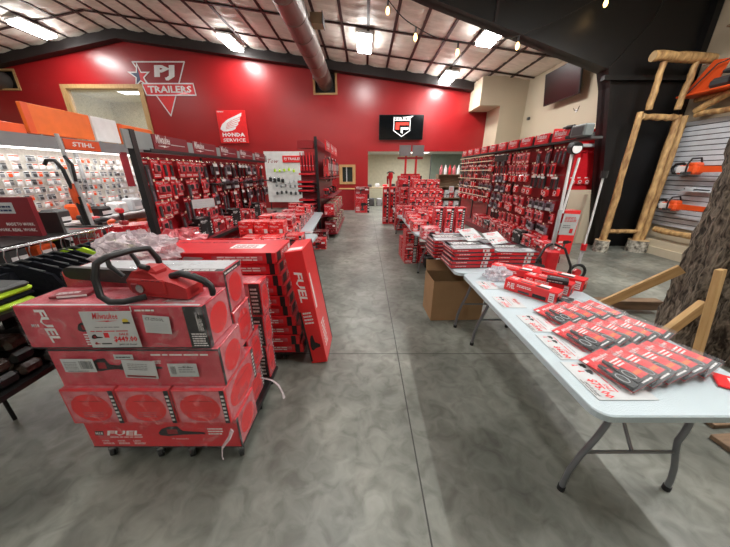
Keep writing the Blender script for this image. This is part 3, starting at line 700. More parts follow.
for k in range(3):
    o = carton(.295, .40, .245, 'oval', (-1.53+.305*k, 1.37, .340), label='small wrapped carton with red oval print above the M18 FUEL carton, %s one' % ['left', 'middle', 'right'][k], cat='box', seed=40+k, group='small cartons in the middle row of the wrapped stack')
    film(o, (-.15, -.204, 0), (.15, .204, .244), 50+k, amp=.012)
for k in range(3):   # second row behind, standing ends showing
    z = .110+.265*k
    if k == 2: continue
    o = carton(.86, .225, .255, 'oval', (-1.22, 1.60 + .115*0 + .0, z if k else .110), label='wrapped carton behind the front row, %s layer, its red oval end facing the aisle' % ['lowest', 'second', 'third'][k], seed=60+k) if k == -1 else None
B1 = saw_carton((-1.28, 1.465, .90), .93, .225, .265, 'carton with pale grey top standing behind the red chainsaw', 'grey', 4)
lv = [(.110, .225, 'lowest'), (.340, .28, 'second'), (.625, .27, 'third')]
for k, (z, h, nm) in enumerate(lv):
    y = 1.585 if k != 0 else 1.585; d = .225 if k == 2 else .225
    yy = (1.60, 1.6875, 1.59)[k]; dd = (.26, .22, .24)[k]
    o = carton(.86, dd, h, 'oval', (-1.235, yy, z), label='wrapped carton with red oval end behind the front row, %s layer' % nm, seed=60+k)
    film(o, (-.435, -dd/2-.003, 0), (.435, dd/2+.003, h), 70+k, amp=.016)
for k, (z, h, nm) in enumerate([(.110, .30, 'bottom'), (.415, .27, 'middle'), (.69, .26, 'top')]):
    y0 = (1.74, 1.81, 1.72)[k]; dd = (.16, .16, .16)[k]
    yy = 1.885
    o = carton(.84, .15, h, 'oval', (-1.20+.01*k, yy, z), label='slim wrapped carton at the back of the front left dolly, %s one' % nm, seed=80+k)
    film(o, (-.425, -.078, 0), (.425, .078, h), 90+k, amp=.016)
# loose tails of film
mb = MB().tube([(-.775, 1.17, .29), (-.79, 1.15, .25), (-.83, 1.13, .20), (-.84, 1.125, .14), (-.835, 1.12, .12)], [.018, .014, .01, .008, .012], 'bag_plastic', 8, flat=.3)
tag(mb.build('film_tail'), 'twisted tail of clear film hanging down the corner of the front left stack', 'plastic film')
mb = MB().tube([(-.795, 1.66, .24), (-.69, 1.62, .25), (-.64, 1.60, .22), (-.61, 1.58, .17), (-.60, 1.57, .13)], [.006, .008, .009, .008, .014], 'bag_plastic', 8, flat=.4)
tag(mb.build('film_tail'), 'white curl of torn film sticking out into the aisle beside the front left stack', 'plastic film')

# price signs
def price_sign(w, h, price, kind='saw'):
    mb = MB().box((0, -.001, 0), (w, .0, h), 'paper'); F = Face(mb, (0, -.001, 0), (1, 0, 0), (0, 0, 1))
    F.logo(w*.22, h*.72, w*.50, 'red', .0006, h*.20); F.lines(w*.2, h*.55, w*.55, h*.05, 1, 'grey', e=.0006); F.lines(w*.08, h*.44, w*.80, h*.05, 1, 'red', e=.0006)
    F.text('SALE', w*.62, h*.34, w*.20, h*.07, 'red', .2, .02, .0008); F.text(price, w*.49, h*.14, w*.47, h*.18, 'bright_red', .1, .03, .0008); F.text('$499.00 Retail', w*.56, h*.05, w*.36, h*.06, 'black', .1, .02, .0008)
    if kind == 'saw':
        sawpic(F, w*.06, h*.24, w*.22, h*.14, .0006); F.rect(w*.22, h*.09, w*.42, h*.13, 'dark_grey', .0008); F.rect(w*.32, h*.28, w*.42, h*.42, 'red', .0006); F.poly(SAWP, 'deep_red', .0007, w*.08, h*.08, w*.12, h*.08)
        F.disc(w*.84, h*.74, w*.06, h*.06, 'yellow', .0006); F.rect(w*.78, h*.66, w*.92, h*.71, 'black', .0008)
    else:
        for k in range(2):
            F.poly(DRILL, 'black', .0006, w*(.05+.18*k), h*.12, w*.14, h*.3); F.poly(GRIP, 'bright_red', .0007, w*(.08+.18*k), h*.16, w*.09, h*.18)
        F.lines(w*.5, h*.02, w*.4, h*.03, 1, 'black', e=.0006)
    return mb
s_ = price_sign(.255, .205, '$449.00'); tag(s_.build('price_sign', loc=(-1.40, 1.180, .855), rot=(rad(-1), rad(-1), 0)), 'white sale price sign reading $449.00 taped to the top carton at front left', 'sign')

# chainsaw on top
def chainsaw_red():
    def MBm():
        m = MB(); m.X = Matrix.Scale(-1.0, 4, (0, 1, 0)); return m
    t = thing('chainsaw', 'red cordless chainsaw with black handles lying on the front left carton stack', 'chainsaw', (-1.06, 1.335, 1.092), rad(171))
    mb = MBm()
    mb.prism([(-.17, 0), (.12, 0), (.165, .03), (.17, .085), (.12, .135), (.04, .15), (-.02, .10), (-.10, .085), (-.17, .06)], (0, .055, 0), (1, 0, 0), (0, 0, 1), .11, 'saw_red')
    mb.box((-.06, -.065, .015), (.15, -.05, .10), 'saw_red', .012); mb.box((.0, -.055, .10), (.115, .05, .155), 'saw_red', .02)
    mb.box((.09, -.072, .02), (.135, -.06, .075), 'maroon', .005); mb.box((-.05, .052, .01), (.15, .075, .11), 'saw_red', .012)
    mb.box((-.17, -.045, .0), (-.05, .045, .05), 'saw_red', .015); mb.cyl((.08, -.066, .05), (.08, -.076, .05), .022, 'steel', 18)
    mb.build('motor_housing', t)
    MBm().tube([(-.05, .0, .10), (-.11, 0, .118), (-.18, 0, .105), (-.235, 0, .085), (-.268, 0, .06), (-.272, 0, .03), (-.268, 0, .008)], [.018, .019, .019, .018, .016, .016, .014], 'black', 10).build('rear_handle', t)
    MBm().box((-.18, -.006, .10), (-.16, .006, .125), 'deep_red').build('trigger', t)
    MBm().tube([(.04, -.085, .015), (.10, -.15, .013), (.15, -.175, .02), (.185, -.18, .05), (.19, -.172, .14), (.185, -.15, .205), (.17, -.11, .225), (.14, 0, .232), (.12, .07, .225), (.10, .09, .16), (.09, .08, .06)], .0155, 'black', 10).build('front_handle', t)
    MBm().tube([(.19, -.045, .10), (.235, -.06, .16), (.25, -.05, .20), (.25, 0, .215), (.25, .065, .21), (.235, .08, .15), (.19, .06, .08)], .012, 'black', 8).build('hand_guard', t)
    b = MBm().prism([(.15, .03), (.64, .035), (.67, .05), (.675, .07), (.67, .09), (.64, .105), (.15, .11)], (0, .046, 0), (1, 0, 0), (0, 0, 1), .03, 'black').build('bar_scabbard', t)
    mb = MBm()
    mb.tube([(.02, -.05, .158), (.06, -.05, .165)], .014, 'black', 8); mb.build('oil_cap', t)
    for k in range(4): MBm().box((-.04+.03*k, -.067, .09), (-.02+.03*k, -.064, .096), 'maroon').build('cooling_vent', t)
    return t
chainsaw_red()
mb = MB(); mb.box((-.085, -.055, 0), (.085, .055, .014), 'maroon', .003).box((-.05, -.0551, .002), (.08, -.054, .012), 'white'); F = Face(mb, (-.085, -.055, .014), (1, 0, 0), (0, 1, 0)); F.rect(.01, .06, .16, .10, 'pink', .0005); F.lines(.02, .02, .1, .03, 2)
tag(mb.build('instruction_booklet', loc=(-1.56, 1.34, 1.086), rz=.25), 'small dark red booklet lying left of the chainsaw on the top carton', 'booklet')
def crumple(name, loc, size, label, cat, mat='bag_plastic', seed=1, n=18, extra=None):
    rg = random.Random(seed); vs = []; fs = []
    ph = [rg.uniform(0, 6) for _ in range(8)]
    for j in range(n+1):
        for i in range(2*n):
            th = PI*j/n; f = 2*PI*i/(2*n)
            r = 1+.12*math.sin(5*f+ph[0]+3*th)+.10*math.sin(9*th+ph[1]+2*f)+.08*math.sin(13*f+ph[2]-7*th)+rg.uniform(-.05, .05)
            z = math.cos(th)*r; z = max(z, -.55); vs.append((math.sin(th)*math.cos(f)*r*size[0], math.sin(th)*math.sin(f)*r*size[1], (z+.55)*size[2]))
    for j in range(n):
        for i in range(2*n): a = j*2*n+i; b = j*2*n+(i+1) % (2*n); fs.append((a, b, b+2*n, a+2*n))
    mb = MB().add(vs, fs, mat, False)
    return tag(mb.build(name, loc=loc), label, cat)
crumple('plastic_bag', (-1.62, 1.86, 1.115), (.27, .15, .12), 'crumpled clear plastic bag with pinkish print behind the chainsaw', 'bag', seed=3)

# --- stack of long flat cartons with one leaning on its end
t = thing('rolling_dolly', 'dark dolly under the stack of long flat red cartons', 'dolly', (-1.2, 2.38, 0))
MB().box((-.5, -.22, .075), (.5, .22, .10), 'black', .004).build('platform', t)
for (x, y) in ((-.42, -.17), (.42, -.17), (-.42, .17), (.42, .17)):
    c = MB().box((-.016, -.012, .05), (.016, .012, .074), 'steel').build('caster', t, (x, y, 0)); MB().cyl((-.011, 0, .028), (.011, 0, .028), .028, 'rubber', 16).build('wheel', c)
RE = [-.56, -.575, -.60, -.63, -.65, -.67, -.685, -.70, -.72]
RE = [-.575, -.60, -.585, -.62, -.65, -.66, -.68, -.70, -.72, -.73]
zz = .102
for k in range(10):
    h = .098
    carton(1.10, .46, h-.004, 'long', (RE[k]-.555, 2.385-(.012 if k % 2 else 0), zz), label='long flat red carton in the tall stack beside the aisle, %s from the bottom' % nth(k), seed=100+k % 3, group='long flat cartons in the tall stack')
    zz += h+.0005
o = carton(.15, .42, 1.10, 'lean', (-.43, 2.33, .012), label='long red carton standing on end, leaning against the tall stack', seed=5, rot=(0, rad(-8), 0), base='bright_red')

# ------------------------------------------------------------------ folding tables
def table(loc, L, Wd, label, rz=0):
    """origin centre at floor, length along y"""
    t = thing('folding_table', label, 'table', loc, rz, 'white plastic folding tables')
    mb = MB(); r = .07; n = 5; out = []
    for cx, cy, a0 in ((Wd/2-r, L/2-r, 0), (-Wd/2+r, L/2-r, 90), (-Wd/2+r, -L/2+r, 180), (Wd/2-r, -L/2+r, 270)):
        for k in range(n+1): a = rad(a0+90*k/n); out.append((cx+r*math.cos(a), cy+r*math.sin(a)))
    m = len(out); lev = [(.70, .985), (.705, 1), (.735, 1), (.74, .992)]; vs = []
    for z, s in lev: vs += [(x*s, y*s, z) for x, y in out]
    fs = [tuple(range(m))[::-1], tuple(range(3*m, 4*m))]
    for q in range(3): fs += [(q*m+i, q*m+(i+1) % m, (q+1)*m+(i+1) % m, (q+1)*m+i) for i in range(m)]
    mb.add(vs, fs, 'table_plastic'); mb.build('tabletop', t)
    MB().box((-Wd/2+.10, -L/2+.12, .675), (-Wd/2+.13, L/2-.12, .70), 'leg_grey').box((Wd/2-.13, -L/2+.12, .675), (Wd/2-.10, L/2-.12, .70), 'leg_grey').build('under_rail', t)
    for s in (-1, 1):
        y = s*(L/2-.17)
        for q in (-1, 1):
            pts = [(q*.20, y, .69), (q*.205, y, .62), (q*.225, y, .50), (q*.225, y, .44), (q*.215, y, .38), (q*.235, y, .30), (q*.275, y, .18), (q*.295, y, .08), (q*.297, y, .02)]
            if q == -1: pts = [(-.19, y, .69), (-.19, y, .62), (-.195, y, .5), (-.22, y, .40), (-.265, y, .28), (-.295, y, .16), (-.305, y, .02)]
            l = MB().tube(pts, .0145, 'leg_grey', 10).build('leg', t)
            e = pts[-1]; MB().cyl((e[0], y, 0), (e[0], y, .03), .019, 'rubber', 12).build('foot_cap', l)
        MB().tube([(-.255, y, .30), (.235, y, .30)], .009, 'leg_grey', 8).build('leg_crossbar', t)
        MB().tube([(0, y, .30), (0, y-s*.30, .68)], .009, 'leg_grey', 8).build('folding_brace', t)
    return t
table((1.425, 1.725, 0), 1.73, .88, 'white folding table nearest the camera, covered with clamshell packs and price signs')
table((1.36, 3.50, 0), 1.80, .86, 'second white folding table on the right, under the flat packaged kits')
table((1.26, 5.34, 0), 1.83, .86, 'third white folding table on the right, holding small red cartons')
table((1.22, 7.20, 0), 1.83, .86, 'farthest white folding table on the right, under the carton pyramid')
table((-1.19, 3.60, 0), 1.75, .82, 'near white folding table on the left, behind the tall carton stack')
table((-1.40, 5.82, 0), 2.60, .80, 'far white folding table on the left, end corner jutting toward the aisle', rad(3.8))

# right table price signs (flat on table)
for k, (x, y, w_, h_, p, lab) in enumerate([(1.05, 1.205, .26, .27, '$75.00', 'nearest price card on the white table, reading $75.00'), (1.07, 1.465, .24, .21, '$68.00', 'second price card along the table edge, left of the clamshell packs'),
                                  (1.08, 1.72, .22, .21, '$69.00', 'third price card along the table edge, beside the farther clamshell packs'), (1.04, 2.03, .20, .18, '$99.00', 'pale price card near the slender red boxes'), (1.03, 2.36, .18, .16, '$39.00', 'farthest price card on the near table, by the clear plastic bag')]):
    tag(price_sign(w_, h_, p, 'tools').build('price_sign', loc=(x, y, .7425), rot=(rad(-90), 0, rad(-90))), lab, 'sign')

# clamshell packs
def clamshell():
    t = thing('clamshell_pack', '', 'package')
    w, L = .17, .26     # card in x-y plane, L along y
    MB().box((-w/2, -L/2, .0), (w/2, L/2, .002), 'clear_plastic').box((-w/2, -L/2, .002), (-w/2+.004, L/2, .026), 'clear_plastic').box((w/2-.004, -L/2, .002), (w/2, L/2, .026), 'clear_plastic').box((-w/2, -L/2, .002), (w/2, -L/2+.004, .026), 'clear_plastic').box((-w/2+.004, -L/2+.004, .026), (w/2-.004, L/2-.01, .0275), 'clear_plastic').build('clear_shell', t)
    mb = MB().box((-w/2+.006, -L/2+.006, .004), (w/2-.006, L/2-.008, .008), 'bright_red'); F = Face(mb, (-w/2+.006, -L/2+.006, .008), (1, 0, 0), (0, 1, 0))
    F.logo(.04, .19, .10); F.rect(.0, 0, .158, .034, 'black', .0006); F.lines(.08, .008, .07, .016, 1); F.lines(.09, .12, .06, .05, 3); F.rect(.105, .055, .15, .075, 'orange', .0007); F.rect(0, .21, .025, .23, 'white_print', .0006); F.rect(.0, .034, .085, .15, 'deep_red', .0005); mb.build('card_insert', t)
    for s in (0, 1):
        mb = MB(); x = -.052+.044*s
        mb.prism([(-.016, -.115), (.016, -.115), (.022, -.07), (.018, -.03), (.010, .0), (.005, .045), (-.005, .045), (-.010, .0), (-.018, -.03), (-.022, -.07)], (x, .01*s, .009), (1, 0, 0), (0, 1, 0), .014, 'black')
        mb.tube([(x+.015*math.cos(a*PI/6), -.06+.030*math.sin(a*PI/6), .0235) for a in range(13)], .002, 'light_grey', 5, False)
        mb.box((x-.008, -.02, .009), (x+.008, .01, .0245), 'red', .003); mb.build('tool', t)
    return t
def place_pack(x, y, z, rz, tilt, lab, grp='clamshell tool packs on the near white table'):
    POOL.put('clam', clamshell, (x, y, z), label=lab, group=grp, rot=(tilt, rad(7), rz))
G1 = [(1.25, 1.10), (1.345, 1.105), (1.44, 1.11), (1.535, 1.12), (1.635, 1.135)]
RZ = rad(24)
def shingle(n, x0, y0, dx, dy, rz, names):
    for k in range(n): POOL.put('clam', clamshell, (x0+dx*k, y0+dy*k, .770+(.004*k if k < 2 else .006)), rot=(0, rad(-13), rz+RN.uniform(-.07, .07)), label=names[k], group='clamshell tool packs on the near white table')
shingle(5, 1.26, 1.115, .103, .022, rad(20), ['nearest clamshell pack of black-gripped tools, leftmost in the front row', 'second clamshell pack from the left in the front row', 'middle clamshell pack of the front row', 'fourth clamshell pack from the left in the front row', 'rightmost clamshell pack of the front row, by the tree trunk'])
shingle(5, 1.30, 1.405, .105, .016, rad(24), ['clamshell pack at the left of the second row', 'second clamshell pack of the second row', 'middle clamshell pack of the second row', 'fourth clamshell pack of the second row', 'clamshell pack at the right end of the second row'])
shingle(4, 1.34, 1.675, .105, .012, rad(20), ['leftmost clamshell pack of the third row, beside the slender red box', 'second clamshell pack of the third row', 'third clamshell pack of the third row', 'rightmost clamshell pack of the third row, near the lumber braces'])
mb = MB().box((-.06, -.09, 0), (.06, .09, .012), 'bright_red', .003); F = Face(mb, (-.06, -.09, .012), (1, 0, 0), (0, 1, 0)); F.rect(.01, .02, .07, .06, 'orange'); F.lines(.02, .08, .08, .06, 3)
tag(mb.build('card_pack', loc=(1.79, 1.02, .742), rz=.9), 'red and orange carded pack at the right edge of the near table', 'package')
# slender red boxes
def slim(x, y, z, L, rz, lab, seed, h=.10): carton(L, .12, h, 'slim', (x, y, z), rz, lab, seed=seed, base='bright_red', group='slender red boxes on the near white table')
slim(1.385, 2.07, .742, .40, rad(-53), 'slender red box at the left front of the box group, near the price cards', 200)
slim(1.455, 2.475, .742, .42, rad(-42), 'slender red box at the back left, beside the clear bag', 201)
slim(1.735, 2.35, .742, .50, rad(-50), 'longest slender red box at the back right of the near table', 202)
slim(1.60, 2.20, .742, .36, rad(-50), 'slender red box half hidden under the black boxes', 203)
mb = MB().box((-.075, -.05, 0), (.075, .05, .035), 'black', .003); F = Face(mb, (-.075, -.05, .035), (1, 0, 0), (0, 1, 0)); F.lines(.02, .05, .1, .03, 2, 'light_grey'); F = Face(mb, (-.075, -.05, 0), (1, 0, 0), (0, 0, 1)); F.lines(.01, .008, .1, .018, 1, 'light_grey')
b0 = tag(mb.build('black_carton', loc=(1.60, 2.10, .843), rz=rad(-35)), 'small black box lying on the slender red boxes', 'box')
dup(b0, (1.545, 1.93, .742), rad(-40), 'small black box on the table between red boxes and clamshell packs')
crumple('plastic_bag', (1.27, 2.43, .741), (.12, .09, .075), 'crumpled clear plastic bag on the white table before the slender red boxes', 'bag', 'clear_bag', seed=8)

# flat kit boxes, stacks on second table
def kit():
    w, d, h = .44, .34, .042
    mb = MB().box((-w/2, -d/2, 0), (w/2, d/2, h), 'red', .003).box((-w/2-.006, -d/2-.004, h*.92), (w/2+.006, d/2+.004, h), 'purple_grey')
    F = Face(mb, (-w/2, -d/2, 0), (1, 0, 0), (0, 0, 1)); F.rect(0, 0, w, .008, 'black'); F.rect(w*.72, .006, w*.88, .036, 'white_print', .0012); F.rect(w*.76, .01, w*.80, .03, 'red', .0018); F.lines(w*.1, .02, w*.3, .01, 1)
    L_ = Face(mb, (-w/2, d/2, 0), (0, -1, 0), (0, 0, 1)); L_.rect(0, 0, d, .008, 'black'); L_.lines(d*.1, .015, d*.7, .02, 1)
    T = Face(mb, (-w/2, -d/2, h), (1, 0, 0), (0, 1, 0)); T.rect(.02, .02, w-.02, d*.45, 'light_grey'); T.lines(.04, .04, w*.7, d*.35, 4, 'purple_grey', e=.0014); T.rect(w*.1, d*.5, w*.9, d*.93, 'black'); T.lines(w*.15, d*.55, w*.6, d*.3, 3)
    return tag(mb.build('kit_box'), '', 'box')
for s, (x, y, rz, n, nm) in enumerate([(1.13, 2.90, .06, 5, 'left'), (1.60, 2.93, -.03, 4, 'right'), (1.02, 3.27, .05, 5, 'far left'), (1.50, 3.31, 0, 4, 'far right')]):
    for k in range(n):
        POOL.put('kit', kit, (x+RN.uniform(-.012, .012), y+RN.uniform(-.008, .008), .742+.0435*k), rz+RN.uniform(-.03, .03), 'flat kit box, %s from bottom of %s stack on second right table' % (nth(k), nm), 'flat kit boxes on the second table')
for k, (x, y, rz, z) in enumerate([(1.27, 3.02, .5, .965), (1.56, 3.03, .45, .922)]):
    mb = price_sign(.26, .20, '$199.00', 'tools'); o = tag(mb.build('price_sign', loc=(x-.1, y, z), rot=(rad(-60), 0, rz)), 'white price sheet propped on the %s stack of flat kit boxes' % ['left', 'right'][k], 'sign')
# tall cartons and small cartons on third table
for k in range(3): carton(.145, .15, .42, 'tallred', (1.22+.185*k, 4.62, .742), label='upright tall red carton, %s of three standing on the third table' % ['left', 'middle', 'right'][k], seed=210, group='three tall cartons')
SM = [(1.00, 4.18, .26, .24, .17, 'small pink-red carton at the table edge, nearest of the edge cartons'), (.95, 4.78, .28, .22, .17, 'red carton at the table edge behind the nearest small one'),
      (.96, 5.45, .26, .22, .16, 'red carton at the table edge, far end of the third table')]
for k, (x, y, w, d, h, lab) in enumerate(SM): carton(w, d, h, 'gen', (x, y, .742), .05*k, lab, seed=220+k, base='bright_red' if k != 0 else 'pink')
carton(.22, .2, .30, 'gen', (1.24, 4.98, .742), 0, 'medium red carton just behind the tall cartons', seed=224, base='bright_red')
carton(.22, .2, .28, 'gen', (1.50, 4.98, .742), 0, 'medium red carton behind the right tall carton', seed=225)
# pyramid on fourth table
G = 'cartons in the pyramid on the farthest right table'
rows = [(6, .742, .20), (5, .945, .20), (5, 1.148, .20), (4, 1.351, .20)]
for r_, (n, z, h) in enumerate(rows):
    for k in range(n):
        x = 1.33-(n-1)*.0755+.151*k+.10
        if r_ == 0: x = 1.20-(5)*.0755+.151*k
        carton(.145, .24, h-.004, 'gen', (x, 6.75, z), 0, 'small red carton in the pyramid, %s row from bottom, %s from left' % (nth(r_), nth(k)), seed=230+(r_+k) % 3, group=G, base='bright_red' if (r_+k) % 2 else 'red')
    if r_ < 3:
        for k in range(3):
            carton(.22, .24, h-.004, 'gen', (1.0+.23*k, 7.25, z+(0)), 0, 'red carton in the row behind the pyramid, %s layer, %s from left' % (nth(r_), nth(k)), seed=233, group=G)
for k in range(3): carton(.30, .3, .45, 'gen', (.99+.31*k, 7.72, .742 if k < 3 else 0), 0, 'large red carton at the far end of the last right table, %s' % ['left', 'middle', 'right'][k], seed=236, base='red')
for k in range(2): carton(.30, .3, .42, 'gen', (1.03+.31*k, 7.72, 1.196), 0, 'large red carton stacked on top at the far end of the last right table, %s' % ['left', 'right'][k], seed=237, base='red')
for k, (x, y, z, w, h) in enumerate([(.98, 5.9, .742, .22, .17), (.96, 6.22, .742, .2, .26), (1.22, 5.95, .742, .22, .2)]): carton(w, .22, h, 'gen', (x, y, z), 0, 'red carton before the pyramid, %s' % ['at the table edge', 'tall one at the edge', 'next inward'][k], seed=240+k)

# under-table cartons and cardboard box
for k, (x, y, z, w, h) in enumerate([(.90, 5.30, 0, .26, .34), (.91, 5.30, .345, .26, .30), (1.19, 5.34, 0, .26, .36), (.88, 5.66, 0, .26, .44)]):
    carton(w, .3, h, 'tallred', (x, y, z), .05, 'red carton on the floor beneath the third table, %s' % ['bottom front', 'stacked on the front one', 'to the right', 'behind'][k], seed=250+k, base='red')
tag(MB().box((-.1, -.12, 0), (.1, .12, .22), 'black', .03).tube([(-.06, 0, .21), (-.05, 0, .27), (.05, 0, .27), (.06, 0, .21)], .01, 'black', 8).build('tool_bag', loc=(1.22, 4.93, 0)), 'black tool bag on the floor under the third table', 'bag')
t = thing('cardboard_box', 'open brown cardboard box under the join of the right tables', 'box', (.80, 2.92, 0), rad(2))
mb = MB(); w, d, h = .62, .40, .51
mb.box((0, 0, .0), (w, .006, h), 'cardboard').box((0, d-.006, 0), (w, d, h), 'cardboard').box((0, .006, 0), (.006, d-.006, h), 'cardboard').box((w-.006, .006, 0), (w, d-.006, h), 'cardboard').box((.006, .006, 0), (w-.006, d-.006, .008), 'cardboard').build('box_body', t)
MB().box((0, 0, 0), (w-.06, .005, .17), 'cardboard').build('flap', t, (.03, .02, h-.02), rot=(rad(-112), 0, 0))
MB().box((0, 0, 0), (.005, d-.06, .14), 'cardboard').build('flap', t, (w-.01, .03, h), rot=(0, rad(10), 0))
MB().box((0, 0, 0), (w-.02, .005, .14), 'cardboard').build('flap', t, (.01, d, h), rot=(rad(-20), 0, 0))

# ------------------------------------------------------------------ right-hand gondola full of hanging packages
def hang_proto(kind):
    """hangs from origin, facing -x; width along y"""
    t = thing({'red_blister': 'blister_pack', 'dark_blister': 'blade_pack', 'pouch': 'pouch_pack', 'grey': 'clamshell_pack', 'box': 'boxed_accessory', 'bundle': 'glove_pack', 'slimred': 'bit_pack'}[kind], '', 'package')
    if kind == 'red_blister':
        w, h = .12, .19
        mb = MB().box((-.004, -w/2, -h), (0, w/2, 0), 'red', .001); F = Face(mb, (-.004, w/2, -h), (0, -1, 0), (0, 0, 1)); F.logo(.01, h*.80, .09); F.lines(.015, .012, .09, .03, 2); F.rect(.0, h*.42, .02, h*.5, 'white_print'); mb.build('backing_card', t)
        MB().box((-.035, -.042, -.135), (-.004, .042, -.045), 'pink', .012).build('blister', t)
        MB().box((-.038, -.02, -.12), (-.030, .03, -.06), 'black', .008).build('tool', t)
    elif kind == 'slimred':
        w, h = .085, .22
        mb = MB().box((-.004, -w/2, -h), (0, w/2, 0), 'red', .001); F = Face(mb, (-.004, w/2, -h), (0, -1, 0), (0, 0, 1)); F.logo(.008, h*.84, .065); F.rect(.01, .01, w-.01, .04, 'white_print'); mb.build('backing_card', t)
        MB().box((-.022, -.016, -.17), (-.004, .016, -.05), 'dark_grey', .006).build('tool', t)
    elif kind == 'dark_blister':
        w, h = .07, .32
        mb = MB().box((-.004, -w/2, -h), (0, w/2, 0), 'maroon', .001); F = Face(mb, (-.004, w/2, -h), (0, -1, 0), (0, 0, 1)); F.rect(.005, h*.86, w-.005, h*.97, 'red'); F.lines(.01, h*.88, .05, .02, 1); mb.build('backing_card', t)
        MB().box((-.02, -.022, -.28), (-.004, .022, -.06), 'dark_grey', .006).box((-.024, -.008, -.26), (-.02, .012, -.1), 'purple_grey').build('tool', t)
    elif kind == 'pouch':
        w, h = .13, .13
        mb = MB().box((-.05, -w/2, -h), (0, w/2, -.01), 'bright_red', .018); F = Face(mb, (-.05, w/2, -h), (0, -1, 0), (0, 0, 1)); F.disc(w*.5, h*.45, .035, .03, 'white_print', .001); F.disc(w*.5, h*.45, .02, .018, 'deep_red', .002); F.lines(.03, .01, .07, .015, 1); mb.build('pouch', t)
        MB().box((-.003, -.03, -.012), (0, .03, .01), 'white').build('hang_tab', t)
    elif kind == 'grey':
        w, h = .16, .17
        MB().box((-.05, -w/2, -h), (0, w/2, -.01), 'purple_grey', .016).build('plastic_shell', t)
        mb = MB().box((-.054, -.06, -.16), (-.050, .06, -.12), 'light_grey').box((-.056, -.04, -.11), (-.05, .05, -.05), 'black', .004); mb.build('tool', t)
        MB().box((-.045, -w/2-.002, -.04), (-.002, w/2+.002, -.005), 'maroon').build('header_card', t)
    elif kind == 'box':
        w, h = .15, .11
        mb = MB().box((-.09, -w/2, -h), (0, w/2, 0), 'red', .002); F = Face(mb, (-.09, w/2, -h), (0, -1, 0), (0, 0, 1)); F.rect(.0, .0, w, .03, 'black'); F.logo(.02, .07, .10); drill(F, .06, .02, .05, .05); F.rect(.01, .035, .04, .06, 'white_print'); S = Face(mb, (-.09, -w/2, -h), (1, 0, 0), (0, 0, 1)); mb.build('carton', t)
    elif kind == 'bundle':
        mb = MB()
        for k in range(4): mb.box((-.02-.01*k, -.045+.022*k, -.26+.01*k), (-.008-.01*k, -.02+.022*k, -.02), ['black', 'dark_grey', 'maroon', 'black'][k], .004)
        mb.build('gloves', t); MB().box((-.055, -.04, -.05), (-.04, .04, -.01), 'white').build('cuff_card', t)
    return t
